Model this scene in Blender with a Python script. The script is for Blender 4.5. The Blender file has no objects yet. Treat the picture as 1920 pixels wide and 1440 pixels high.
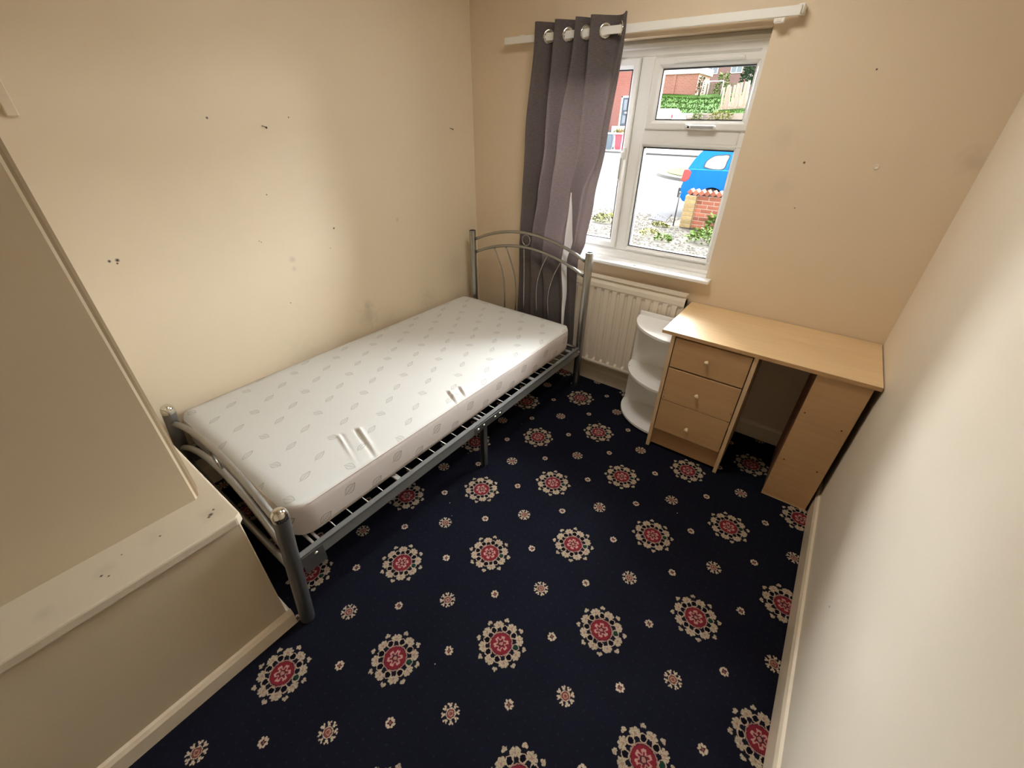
import bpy, bmesh, math, random
from mathutils import Vector, Matrix

random.seed(7)
PI = math.pi
SC = bpy.context.scene
COL = SC.collection

# ------------------------------------------------------------------ camera
cam_data = bpy.data.cameras.new('camera')
cam = bpy.data.objects.new('camera', cam_data)
COL.objects.link(cam)
cam_data.sensor_fit = 'HORIZONTAL'
cam_data.sensor_width = 36.0
cam_data.lens = 773.12 / 1920 * 36.0
cam_data.clip_start = 0.02
cam_data.clip_end = 400
cr = Vector((0.8016, 0.5978, 0.0119))
cu = Vector((-0.3297, 0.4254, 0.8428))
cf = Vector((-0.4988, 0.6795, -0.5381))
cam.matrix_world = Matrix(((cr.x, cu.x, -cf.x, 2.1483), (cr.y, cu.y, -cf.y, -2.4504),
                           (cr.z, cu.z, -cf.z, 1.6039), (0, 0, 0, 1)))
SC.camera = cam

# ------------------------------------------------------------------ light
W = bpy.data.worlds.new('overcast_sky')
SC.world = W
W.use_nodes = True
wn = W.node_tree
wn.nodes['Background'].inputs[0].default_value = (0.93, 0.965, 1.0, 1)
wn.nodes['Background'].inputs[1].default_value = 3.6
pl = bpy.data.lights.new('window_portal', 'AREA')          # sampling guide for the sky seen through the window
pl.shape = 'RECTANGLE'; pl.size = 1.12; pl.size_y = 1.06
pl.cycles.is_portal = True
po = bpy.data.objects.new('window_portal', pl); COL.objects.link(po)
po.location = (1.12, 0.30, 1.41); po.rotation_euler = (-PI / 2, 0, 0)
sl_ = bpy.data.lights.new('hazy_sun', 'SUN')                # low sun behind thin cloud, in front of the window: a very broad soft source
sl_.energy = 128; sl_.angle = math.radians(140); sl_.color = (0.95, 0.98, 1.0)
so = bpy.data.objects.new('hazy_sun', sl_); COL.objects.link(so)
so.rotation_euler = Vector((0, -math.cos(math.radians(15)), -math.sin(math.radians(15)))).to_track_quat('-Z', 'Y').to_euler()
so.location = (1.1, 6, 6)
lb = bpy.data.lights.new('ceiling_fill', 'AREA')           # fill light added at ceiling height, above the frame
lb.shape = 'DISK'; lb.size = 0.50; lb.energy = 11; lb.color = (1.0, 0.95, 0.87)
lo = bpy.data.objects.new('ceiling_fill', lb); COL.objects.link(lo)
lo.location = (1.45,-1,2.4)
SC.view_settings.view_transform = 'Standard'
SC.view_settings.look = 'None'
SC.view_settings.gamma = 1.0
SC.view_settings.use_curve_mapping = False
SC.view_settings.exposure = 0.42
SC.cycles.max_bounces = 14
SC.cycles.diffuse_bounces = 8
SC.cycles.glossy_bounces = 4
SC.cycles.transparent_max_bounces = 12
SC.cycles.sample_clamp_indirect = 8.0
SC.cycles.use_denoising = True

# ------------------------------------------------------------------ shader expressions
class X:
    """a float socket (or number) with operators that lay Math nodes"""
    nt = None
    def __init__(s, v): s.v = v
    @staticmethod
    def op(name, *a, clamp=False):
        n = X.nt.nodes.new('ShaderNodeMath'); n.operation = name; n.use_clamp = clamp
        for i, q in enumerate(a):
            q = q.v if isinstance(q, X) else q
            if isinstance(q, (int, float)): n.inputs[i].default_value = q
            else: X.nt.links.new(q, n.inputs[i])
        return X(n.outputs[0])
    def __add__(s, o): return X.op('ADD', s, o)
    def __radd__(s, o): return X.op('ADD', o, s)
    def __sub__(s, o): return X.op('SUBTRACT', s, o)
    def __rsub__(s, o): return X.op('SUBTRACT', o, s)
    def __mul__(s, o): return X.op('MULTIPLY', s, o)
    def __rmul__(s, o): return X.op('MULTIPLY', o, s)
    def __truediv__(s, o): return X.op('DIVIDE', s, o)
    def __neg__(s): return X.op('MULTIPLY', s, -1.0)
def ab(a): return X.op('ABSOLUTE', a)
def mn(a, b): return X.op('MINIMUM', a, b)
def mx(a, b): return X.op('MAXIMUM', a, b)
def sq(a): return X.op('SQRT', a)
def rnd(a): return X.op('ROUND', a)
def sn(a): return X.op('SINE', a)
def cs(a): return X.op('COSINE', a)
def at2(a, b): return X.op('ARCTAN2', a, b)
def pp(a, b): return X.op('PINGPONG', a, b)
def md(a, b): return X.op('FLOORED_MODULO', a, b)
def step(d, soft=0.0008):       # 1 inside (d < 0)
    return X.op('MULTIPLY_ADD', d, -1.0 / (2 * soft), 0.5, clamp=True)
def length(a, b): return sq(a * a + b * b)
def disc(x, y, cx, cy, r, soft=0.0008): return step(length(x - cx, y - cy) - r, soft)

def mat(name, base=(.8, .8, .8), rough=.6, metal=0.0, spec=.5, var=0.0, vscale=8.0, bump=0.0, bscale=200.0, stretch=None,
        coat=0.0, sheen=0.0, rand=None):
    m = bpy.data.materials.new(name); m.use_nodes = True
    nt = m.node_tree; X.nt = nt
    b = nt.nodes['Principled BSDF']
    b.inputs['Base Color'].default_value = (*base, 1)
    b.inputs['Roughness'].default_value = rough
    b.inputs['Metallic'].default_value = metal
    b.inputs['Specular IOR Level'].default_value = spec
    b.inputs['Coat Weight'].default_value = coat
    b.inputs['Sheen Weight'].default_value = sheen
    tc = nt.nodes.new('ShaderNodeTexCoord')
    vec = tc.outputs['Object']
    if stretch:
        mp = nt.nodes.new('ShaderNodeMapping'); mp.inputs['Scale'].default_value = stretch
        nt.links.new(vec, mp.inputs[0]); vec = mp.outputs[0]
    if var or rand:
        no = nt.nodes.new('ShaderNodeTexNoise'); no.inputs['Scale'].default_value = vscale
        no.inputs['Detail'].default_value = 5
        nt.links.new(vec, no.inputs['Vector'])
        k = X(no.outputs[0]) * (2 * var) + (1 - var)
        if rand:
            oi = nt.nodes.new('ShaderNodeObjectInfo')
            k = k * (X(oi.outputs['Random']) * (2 * rand) + (1 - rand))
        vm = nt.nodes.new('ShaderNodeVectorMath'); vm.operation = 'SCALE'
        vm.inputs[0].default_value = base
        nt.links.new(k.v, vm.inputs['Scale'])
        nt.links.new(vm.outputs[0], b.inputs['Base Color'])
    if bump:
        no = nt.nodes.new('ShaderNodeTexNoise'); no.inputs['Scale'].default_value = bscale
        no.inputs['Detail'].default_value = 3
        nt.links.new(vec, no.inputs['Vector'])
        bp = nt.nodes.new('ShaderNodeBump'); bp.inputs['Strength'].default_value = bump
        bp.inputs['Distance'].default_value = 0.004
        nt.links.new(no.outputs[0], bp.inputs['Height']); nt.links.new(bp.outputs[0], b.inputs['Normal'])
    return m

def pos_xyz(nt, out='Object'):
    tc = nt.nodes.new('ShaderNodeTexCoord'); sp = nt.nodes.new('ShaderNodeSeparateXYZ')
    nt.links.new(tc.outputs[out], sp.inputs[0])
    return X(sp.outputs[0]), X(sp.outputs[1]), X(sp.outputs[2]), tc.outputs[out]
def noise(nt, vec, scale, detail=3):
    no = nt.nodes.new('ShaderNodeTexNoise'); no.inputs['Scale'].default_value = scale
    no.inputs['Detail'].default_value = detail
    nt.links.new(vec, no.inputs['Vector'])
    return X(no.outputs[0])
def mixc(nt, fac, a, b):
    n = nt.nodes.new('ShaderNodeMix'); n.data_type = 'RGBA'
    for sock, q in ((n.inputs[0], fac), (n.inputs[6], a), (n.inputs[7], b)):
        q = q.v if isinstance(q, X) else q
        if isinstance(q, (int, float)): sock.default_value = q
        elif isinstance(q, tuple): sock.default_value = (*q, 1)
        else: nt.links.new(q, sock)
    return n.outputs[2]

def carpet_material():
    m = bpy.data.materials.new('patterned_carpet'); m.use_nodes = True
    nt = m.node_tree; X.nt = nt; b = nt.nodes['Principled BSDF']
    x, y, z, vec = pos_xyz(nt)
    HX, HY, GX, GY = .2697, .2631, 1.6798, -1.8563
    n1 = noise(nt, vec, 140, 1); n2 = noise(nt, vec, 155, 1)
    mp = nt.nodes.new('ShaderNodeMapping'); mp.inputs['Location'].default_value = (3.1, 7.7, 1.3)
    nt.links.new(vec, mp.inputs[0])
    n3 = noise(nt, mp.outputs[0], 140, 1)
    gx = (x - GX) + (n1 - .5) * .0085
    gy = (y - GY) + (n3 - .5) * .0085
    a = gx / HX; c = gy / HY
    ia = rnd(a); ic = rnd(c)
    lx = (a - ia) * HX; ly = (c - ic) * HY                      # local metres at nearest whole node
    odd = md(ia + ic, 2.0)                                      # 0 large medallion, 1 small rosette
    r = length(lx, ly); th = at2(ly, lx)
    fold = pp(th, PI / 8)                                       # mirror into a 22.5 degree sector
    px = r * cs(fold); py = r * sn(fold)
    CR = (.50, .43, .32); PK = (.33, .19, .15); RD = (.19, .018, .028); NV = (.0085, .0090, .0160); GR = (.012, .045, .03)
    # --- large medallion: flower on the axis, trefoil on the gap axis
    k = PI / 8
    fl = mx(mx(disc(px, py, .0655, 0, .0092), disc(px, py, .0575, .0115, .0066)), disc(px, py, .0755, .0058, .0054))
    fl = mx(fl, disc(px, py, .0690, .0125, .0058))
    bud = disc(px, py, .0655, 0, .0042)
    gx_, gy_ = math.cos(k), math.sin(k)
    tre = mx(disc(px, py, .0835 * gx_ + .0045 * gy_, .0835 * gy_ - .0045 * gx_, .0050), disc(px, py, .0885 * gx_, .0885 * gy_, .0046))
    sc_d = length(px - .0535 * gx_, py - .0535 * gy_)
    scroll = step(ab(sc_d - .0112) - .0017)
    hole = step(sc_d - .0092)
    rim = step(ab(r - .0400) - .0018)
    redd = step(r - .0365)
    fold2 = pp(th + .2, PI / 6)
    qx = r * cs(fold2); qy = r * sn(fold2)
    star = mx(disc(qx, qy, .0225, .0030, .0042), step(ab(qy - .0050) - .0016) * step(ab(r - .0175) - .0075))
    core = step(r - .0062)
    darkstar = step(ab(r - .0095) - .0014)
    mott = X.op('MULTIPLY_ADD', noise(nt, vec, 230, 2), 3.2, -1.1, clamp=True)
    CR = mixc(nt, mott, CR, (.30, .22, .15))
    col = mixc(nt, fl, NV, CR)
    col = mixc(nt, scroll, col, (.42, .33, .24))
    col = mixc(nt, hole, col, (.004, .004, .008))
    green = hole * step(ab(th - .55) - .25, .02)
    col = mixc(nt, green, col, GR)
    col = mixc(nt, tre, col, CR)
    col = mixc(nt, bud, col, PK)
    col = mixc(nt, rim, col, PK)
    col = mixc(nt, redd, col, RD)
    col = mixc(nt, star * .85, col, (.46, .30, .25))
    col = mixc(nt, darkstar, col, (.03, .02, .03))
    col = mixc(nt, core, col, PK)
    inl = step(r - .096)
    big = mixc(nt, inl, NV, col)
    # --- rosette
    rl = mx(mx(disc(px, py, .0215, 0, .0042), disc(px, py, .0265, .0045, .0030)), step(ab(r - .0145) - .0014))
    rc = mixc(nt, rl, NV, (.52, .42, .31))
    rc = mixc(nt, step(r - .0125), rc, (.20, .06, .05))
    rc = mixc(nt, step(ab(r - .0065) - .0013), rc, (.40, .28, .2))
    ros = mixc(nt, step(r - .034), NV, rc)
    col = mixc(nt, odd, big, ros)
    # --- tiny florets at the half nodes
    a2 = a - .5; c2 = c - .5
    hx = (a2 - rnd(a2)) * HX; hy = (c2 - rnd(c2)) * HY
    r2 = length(hx, hy); t2 = pp(at2(hy, hx) + PI / 4, PI / 4)
    tx = r2 * cs(t2); ty = r2 * sn(t2)
    tl = mx(disc(tx, ty, .0105, .0045, .0042), disc(tx, ty, .0062, .0062, .0032))
    tiny = mixc(nt, tl, NV, (.52, .42, .31))
    tiny = mixc(nt, step(r2 - .0042), tiny, (.24, .07, .06))
    col = mixc(nt, step(r2 - .018), col, tiny)
    # --- faint dots of the ground, and bits of lint
    d = .0337
    fx = (gx / d - rnd(gx / d)) * d; fy = (gy / d - rnd(gy / d)) * d
    far = mn(step(.03 - r2, .004), mx(odd * step(.045 - r, .004), (1.0 - odd) * step(.105 - r, .004)))
    dot = step(length(fx, fy) - .0034, .001) * far
    col = mixc(nt, dot * .55, col, (.022, .021, .03))
    vo = nt.nodes.new('ShaderNodeTexVoronoi'); vo.inputs['Scale'].default_value = 13
    nt.links.new(vec, vo.inputs['Vector'])
    sp = nt.nodes.new('ShaderNodeSeparateColor'); nt.links.new(vo.outputs['Color'], sp.inputs[0])
    lint = step(X(vo.outputs['Distance']) - .030, .008) * step(.66 - X(sp.outputs[0]), .01)
    col = mixc(nt, lint, col, (.62, .60, .58))
    patch = noise(nt, vec, 3.2, 4)
    shade = mixc(nt, X.op('MULTIPLY_ADD', patch, 1.6, -.45, clamp=True), (.86, .86, .86), (1.12, 1.12, 1.12))
    mu = nt.nodes.new('ShaderNodeMix'); mu.data_type = 'RGBA'; mu.blend_type = 'MULTIPLY'; mu.inputs[0].default_value = 1
    nt.links.new(col, mu.inputs[6]); nt.links.new(shade, mu.inputs[7])
    tuft = noise(nt, vec, 520, 1)
    col = mixc(nt, X.op('MULTIPLY_ADD', tuft, 1.6, -.55, clamp=True) * .35, mu.outputs[2], (.004, .004, .006))
    nt.links.new(col, b.inputs['Base Color'])
    b.inputs['Roughness'].default_value = .95
    b.inputs['Specular IOR Level'].default_value = .03
    b.inputs['Sheen Weight'].default_value = .0
    b.inputs['Sheen Tint'].default_value = (.5, .55, 1, 1)
    bp = nt.nodes.new('ShaderNodeBump'); bp.inputs['Strength'].default_value = .5; bp.inputs['Distance'].default_value = .003
    nt.links.new(tuft.v, bp.inputs['Height']); nt.links.new(bp.outputs[0], b.inputs['Normal'])
    return m

def wall_material(name, base, axes, spots=(), scuffs=(), rough=.5):
    """emulsion on plaster; axes picks the two object axes of the wall plane for marks"""
    m = bpy.data.materials.new(name); m.use_nodes = True
    nt = m.node_tree; X.nt = nt; b = nt.nodes['Principled BSDF']
    p = pos_xyz(nt); vec = p[3]; u = p[axes[0]]; v = p[axes[1]]
    big = noise(nt, vec, 1.7, 4)
    f = X.op('MULTIPLY_ADD', big, 1.4, -.2, clamp=True)
    col = mixc(nt, f, tuple(q * .965 for q in base), tuple(min(1, q * 1.03) for q in base))
    fine = noise(nt, vec, 30, 6)
    for (a, c, ra, s) in scuffs:
        d = length((u - a) / ra, (v - c) / ra) + (fine - .5) * 1.6
        col = mixc(nt, step(d - .7, .5) * (s * .5), col, (.26, .23, .19))
    for (a, c, ra) in spots:
        col = mixc(nt, disc(u, v, a, c, ra * .62, ra * .35), col, (.05, .035, .02))
    nt.links.new(col, b.inputs['Base Color'])
    b.inputs['Roughness'].default_value = rough
    b.inputs['Specular IOR Level'].default_value = .35
    no = noise(nt, vec, 6, 6)
    bp = nt.nodes.new('ShaderNodeBump'); bp.inputs['Strength'].default_value = .25; bp.inputs['Distance'].default_value = .012
    nt.links.new(no.v, bp.inputs['Height']); nt.links.new(bp.outputs[0], b.inputs['Normal'])
    return m

def wood_material(name, c1, c2, rough=.42, coat=.15):
    m = bpy.data.materials.new(name); m.use_nodes = True
    nt = m.node_tree; X.nt = nt; b = nt.nodes['Principled BSDF']
    tc = nt.nodes.new('ShaderNodeTexCoord')
    mp = nt.nodes.new('ShaderNodeMapping'); mp.inputs['Scale'].default_value = (2.2, 40, 40)
    nt.links.new(tc.outputs['Object'], mp.inputs[0])
    g = noise(nt, mp.outputs[0], 1.6, 6)
    mp2 = nt.nodes.new('ShaderNodeMapping'); mp2.inputs['Scale'].default_value = (1.2, 7, 7)
    nt.links.new(tc.outputs['Object'], mp2.inputs[0])
    g2 = noise(nt, mp2.outputs[0], 1.5, 3)
    k = X.op('MULTIPLY_ADD', g * .6 + g2 * .4, 2.6, -.8, clamp=True)
    nt.links.new(mixc(nt, k, c1, c2), b.inputs['Base Color'])
    b.inputs['Roughness'].default_value = rough
    b.inputs['Coat Weight'].default_value = coat
    b.inputs['Coat Roughness'].default_value = .3
    return m

def leaf_masks(nt, u, v, du, dv, ang, L, Wd, wid):
    """outline + midrib + veins of one printed leaf around (du,dv) offsets"""
    c, s = math.cos(ang), math.sin(ang)
    l = u * c + v * s; w = v * c - u * s
    t = l / L
    half = (1.0 - t * t) * Wd * (1.0 - .25 * t)
    edge = step(ab(ab(w) - half) - wid, wid * .6) * step(ab(t) - 1.0, .02)
    inside = step(ab(w) - half, wid * .5) * step(ab(t) - .98, .02)
    rib = step(ab(w) - wid * .7, wid * .5) * step(ab(t + .1) - 1.15, .02)
    vn = step(ab(X.op('PINGPONG', l - ab(w) * .8, L * .13)) - wid * .55, wid * .5) * inside
    return mx(edge, mx(rib, vn))

def mattress_material():
    m = bpy.data.materials.new('mattress_ticking'); m.use_nodes = True
    nt = m.node_tree; X.nt = nt; b = nt.nodes['Principled BSDF']
    x, y, z, vec = pos_xyz(nt)
    # top lattice (world basis a, b), positions given relative to the mattress origin (0,0,0)
    ax, ay, bx_, by_ = -.143, -.0375, -.0595, .096
    det = ax * by_ - bx_ * ay
    ox, oy = x - .9615, y + 1.879
    i = (ox * by_ - oy * bx_) / det; j = (oy * ax - ox * ay) / det
    ri, rj = rnd(i), rnd(j)
    fi, fj = i - ri, j - rj
    lu = fi * ax + fj * bx_; lv = fi * ay + fj * by_
    alt = md(ri + rj * 2.0, 3.0)
    A = leaf_masks(nt, lu, lv, 0, 0, .55, .021, .015, .0011)
    B = leaf_masks(nt, lu, lv, 0, 0, 1.95, .027, .011, .0011)
    sel = step(alt - .5, .01)
    top = A * sel + B * (1.0 - sel)
    # side border
    ph = (y + 2.034) / .115
    rp = rnd(ph); od = md(rp, 2.0)
    su = (ph - rp) * .115; sv = z - (od * .053 + .358)
    S1 = leaf_masks(nt, su, sv, 0, 0, .5, .027, .019, .0013)
    ge = nt.nodes.new('ShaderNodeNewGeometry'); gs = nt.nodes.new('ShaderNodeSeparateXYZ')
    nt.links.new(ge.outputs['True Normal'], gs.inputs[0])
    up = X.op('GREATER_THAN', X(gs.outputs[2]), .55)
    white = (.69, .70, .68)
    col_t = mixc(nt, top * .70, white, (.28, .275, .25))
    stripe = X.op('PINGPONG', z + y * .0, .0028)
    bord = mixc(nt, step(ab(stripe) - .0009, .0005) * .5, (.70, .64, .60), (.45, .39, .36))
    col_s = mixc(nt, S1 * .8, bord, (.13, .12, .11))
    col = mixc(nt, up, col_s, col_t)
    nt.links.new(col, b.inputs['Base Color'])
    b.inputs['Roughness'].default_value = .8
    b.inputs['Specular IOR Level'].default_value = .25
    fine = noise(nt, vec, 420, 1); big = noise(nt, vec, 7, 3)
    bp = nt.nodes.new('ShaderNodeBump'); bp.inputs['Strength'].default_value = .25; bp.inputs['Distance'].default_value = .01
    h = fine * .06 + big * .5
    nt.links.new(h.v, bp.inputs['Height']); nt.links.new(bp.outputs[0], b.inputs['Normal'])
    return m

def curtain_material():
    m = bpy.data.materials.new('curtain_fabric'); m.use_nodes = True
    nt = m.node_tree; X.nt = nt; b = nt.nodes['Principled BSDF']
    x, y, z, vec = pos_xyz(nt)
    mp = nt.nodes.new('ShaderNodeMapping'); mp.inputs['Scale'].default_value = (60, 60, 700)
    nt.links.new(vec, mp.inputs[0])
    th = noise(nt, mp.outputs[0], 1, 2)
    mp2 = nt.nodes.new('ShaderNodeMapping'); mp2.inputs['Scale'].default_value = (900, 900, 60)
    nt.links.new(vec, mp2.inputs[0])
    th2 = noise(nt, mp2.outputs[0], 1, 2)
    k = X.op('MULTIPLY_ADD', th * .65 + th2 * .35, 2.4, -.7, clamp=True)
    face = mixc(nt, k, (.066, .056, .055), (.150, .127, .123))
    ge = nt.nodes.new('ShaderNodeNewGeometry')
    col = mixc(nt, X(ge.outputs['Backfacing']), face, (.62, .60, .62))
    nt.links.new(col, b.inputs['Base Color'])
    b.inputs['Roughness'].default_value = .85
    b.inputs['Sheen Weight'].default_value = .15
    b.inputs['Specular IOR Level'].default_value = .2
    tr = nt.nodes.new('ShaderNodeBsdfTranslucent'); tr.inputs[0].default_value = (.12, .085, .08, 1)
    mxs = nt.nodes.new('ShaderNodeMixShader'); mxs.inputs[0].default_value = .10
    out = nt.nodes['Material Output']
    nt.links.new(b.outputs[0], mxs.inputs[1]); nt.links.new(tr.outputs[0], mxs.inputs[2])
    nt.links.new(mxs.outputs[0], out.inputs[0])
    return m

def glass_material(name, tint=(1, 1, 1), refl=.06):
    m = bpy.data.materials.new(name); m.use_nodes = True
    nt = m.node_tree; nt.nodes.remove(nt.nodes['Principled BSDF'])
    t = nt.nodes.new('ShaderNodeBsdfTransparent'); t.inputs[0].default_value = (*tint, 1)
    g = nt.nodes.new('ShaderNodeBsdfGlossy'); g.inputs['Roughness'].default_value = .02
    lw = nt.nodes.new('ShaderNodeFresnel'); lw.inputs[0].default_value = 1.35
    mi = nt.nodes.new('ShaderNodeMixShader')
    nt.links.new(lw.outputs[0], mi.inputs[0])
    nt.links.new(t.outputs[0], mi.inputs[1]); nt.links.new(g.outputs[0], mi.inputs[2])
    nt.links.new(mi.outputs[0], nt.nodes['Material Output'].inputs[0])
    return m

def brick_wall_material(name, c1, c2, mortar, scale=1.0, swap='xz'):
    m = bpy.data.materials.new(name); m.use_nodes = True
    nt = m.node_tree; X.nt = nt; b = nt.nodes['Principled BSDF']
    x, y, z, vec = pos_xyz(nt)
    cb = nt.nodes.new('ShaderNodeCombineXYZ')
    nt.links.new((x + y).v, cb.inputs[0]); nt.links.new(z.v, cb.inputs[1])
    br = nt.nodes.new('ShaderNodeTexBrick')
    nt.links.new(cb.outputs[0], br.inputs['Vector'])
    br.inputs['Color1'].default_value = (*c1, 1); br.inputs['Color2'].default_value = (*c2, 1)
    br.inputs['Mortar'].default_value = (*mortar, 1)
    br.inputs['Scale'].default_value = 1.0
    br.inputs['Brick Width'].default_value = .225 * scale; br.inputs['Row Height'].default_value = .075 * scale
    br.inputs['Mortar Size'].default_value = .010 * scale
    nt.links.new(br.outputs[0], b.inputs['Base Color'])
    b.inputs['Roughness'].default_value = .9; b.inputs['Specular IOR Level'].default_value = .1
    return m

# ------------------------------------------------------------------ mesh helpers
def box(bm, lo, hi, bev=0.0, seg=1):
    t = bmesh.new()
    v = [t.verts.new((a, b, c)) for a in (lo[0], hi[0]) for b in (lo[1], hi[1]) for c in (lo[2], hi[2])]
    for f in ((0, 1, 3, 2), (4, 6, 7, 5), (0, 4, 5, 1), (2, 3, 7, 6), (0, 2, 6, 4), (1, 5, 7, 3)):
        t.faces.new([v[i] for i in f])
    bmesh.ops.recalc_face_normals(t, faces=t.faces)
    if bev: bmesh.ops.bevel(t, geom=list(t.edges), offset=bev, segments=seg, affect='EDGES', profile=.5)
    merge(bm, t)
def merge(bm, t, M=None):
    mp = {}
    for v in t.verts: mp[v] = bm.verts.new(M @ v.co if M else v.co)
    for f in t.faces:
        try:
            g = bm.faces.new([mp[v] for v in f.verts]); g.smooth = f.smooth
        except ValueError: pass
    t.free()
def prism(bm, poly, axis, lo, hi, bev=0.0, seg=1):
    """polygon of 2-D points extruded along axis ('x','y','z')"""
    t = bmesh.new()
    def P(p, k):
        return {'x': (k, p[0], p[1]), 'y': (p[0], k, p[1]), 'z': (p[0], p[1], k)}[axis]
    A = [t.verts.new(P(p, lo)) for p in poly]; B = [t.verts.new(P(p, hi)) for p in poly]
    n = len(poly)
    t.faces.new(A); t.faces.new(B[::-1])
    for i in range(n): t.faces.new((A[i], B[i], B[(i + 1) % n], A[(i + 1) % n]))
    bmesh.ops.recalc_face_normals(t, faces=t.faces)
    if bev: bmesh.ops.bevel(t, geom=list(t.edges), offset=bev, segments=seg, affect='EDGES', profile=.5)
    merge(bm, t)
def tube(bm, pts, r, n=10, caps=True, closed=False):
    pts = [Vector(p) for p in pts]; m = len(pts)
    rs = r if isinstance(r, (list, tuple)) else [r] * m
    rings = []; ref = None
    for i, p in enumerate(pts):
        a = pts[(i - 1) % m] if (closed or i > 0) else p
        b = pts[(i + 1) % m] if (closed or i < m - 1) else p
        d = (b - a).normalized()
        if ref is None:
            ref = d.cross(Vector((0, 0, 1)))
            if ref.length < .05: ref = d.cross(Vector((0, 1, 0)))
        ref = (ref - d * ref.dot(d)).normalized(); o = d.cross(ref)
        rings.append([bm.verts.new(p + (ref * math.cos(2 * PI * k / n) + o * math.sin(2 * PI * k / n)) * rs[i]) for k in range(n)])
    for i in range(m if closed else m - 1):
        A, B = rings[i], rings[(i + 1) % m]
        for k in range(n):
            f = bm.faces.new((A[k], A[(k + 1) % n], B[(k + 1) % n], B[k])); f.smooth = True
    if caps and not closed:
        bm.faces.new(rings[0][::-1]); bm.faces.new(rings[-1])
def lathe(bm, prof, base=(0, 0, 0), n=20, axis='z', smooth=True):
    """prof = [(r, h)...] turned about axis through base"""
    base = Vector(base); rings = []
    def P(r, h, a):
        c, s = r * math.cos(a), r * math.sin(a)
        return base + Vector({'z': (c, s, h), 'y': (c, h, s), 'x': (h, c, s)}[axis])
    for r, h in prof:
        if r < 1e-6: rings.append([bm.verts.new(P(0, h, 0))])
        else: rings.append([bm.verts.new(P(r, h, 2 * PI * k / n)) for k in range(n)])
    for A, B in zip(rings, rings[1:]):
        for k in range(n):
            q = [A[k % len(A)], A[(k + 1) % len(A)], B[(k + 1) % len(B)], B[k % len(B)]]
            u = []
            for v in q:
                if v not in u: u.append(v)
            if len(u) > 2:
                f = bm.faces.new(u); f.smooth = smooth
def ring_frame(bm, x0, x1, z0, z1, prof):
    """mitred rectangular frame in the XZ plane; prof = closed [(inset, y)...]"""
    loops = []
    for d, y in prof:
        loops.append([bm.verts.new(p) for p in ((x0 + d, y, z0 + d), (x1 - d, y, z0 + d), (x1 - d, y, z1 - d), (x0 + d, y, z1 - d))])
    n = len(prof)
    for i in range(n):
        A, B = loops[i], loops[(i + 1) % n]
        for k in range(4): bm.faces.new((A[k], A[(k + 1) % 4], B[(k + 1) % 4], B[k]))
def arc3(p0, pm, p1, n=24):
    """points on a parabola-like arch through p0, pm (mid), p1"""
    p0, pm, p1 = Vector(p0), Vector(pm), Vector(p1)
    c = pm * 2 - (p0 + p1) * .5
    return [p0 * (1 - t) ** 2 + c * 2 * t * (1 - t) + p1 * t * t for t in [i / n for i in range(n + 1)]]
def cat(pts, sub=6):
    pts = [Vector(p) for p in pts]; out = []
    for i in range(len(pts) - 1):
        a, b, c, d = pts[max(i - 1, 0)], pts[i], pts[i + 1], pts[min(i + 2, len(pts) - 1)]
        for k in range(sub):
            t = k / sub
            out.append(.5 * ((2 * b) + (c - a) * t + (2 * a - 5 * b + 4 * c - d) * t * t + (3 * b - a - 3 * c + d) * t ** 3))
    out.append(pts[-1]); return out

ORG = {}
def obj(name, bm, m, parent=None, smooth=None, recalc=True):
    if recalc: bmesh.ops.recalc_face_normals(bm, faces=bm.faces)
    me = bpy.data.meshes.new(name)
    o0 = ORG.get(parent.name, Vector()) if parent else Vector()
    if o0.length: bmesh.ops.translate(bm, verts=bm.verts, vec=-o0)
    if smooth is not None:
        for f in bm.faces: f.smooth = smooth
    bm.to_mesh(me); bm.free()
    me.materials.append(m)
    o = bpy.data.objects.new(name, me); COL.objects.link(o)
    if parent:
        o.parent = parent; ORG[o.name] = o0
    return o
def auto_smooth(o, ang=40):
    bm = bmesh.new(); bm.from_mesh(o.data)
    for f in bm.faces: f.smooth = True
    for e in bm.edges:
        if len(e.link_faces) == 2 and e.calc_face_angle(0) > math.radians(ang): e.smooth = False
    bm.to_mesh(o.data); bm.free()
    return o
def tag(o, label, cat_, group=None):
    o['label'] = label; o['category'] = cat_
    if group: o['group'] = group
    return o
def thing(name, label, cat_, loc=(0, 0, 0), group=None):
    o = bpy.data.objects.new(name, None); COL.objects.link(o)
    o.location = loc; o.empty_display_size = .1
    ORG[o.name] = Vector(loc)
    return tag(o, label, cat_, group)
def struct(name, bm, m):
    o = obj(name, bm, m); o['kind'] = 'structure'; return o
def NB(): return bmesh.new()
def copy_tree(o, parent=None):
    c = o.copy(); COL.objects.link(c)
    if parent: c.parent = parent
    for ch in list(o.children): copy_tree(ch, c)
    return c

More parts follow.
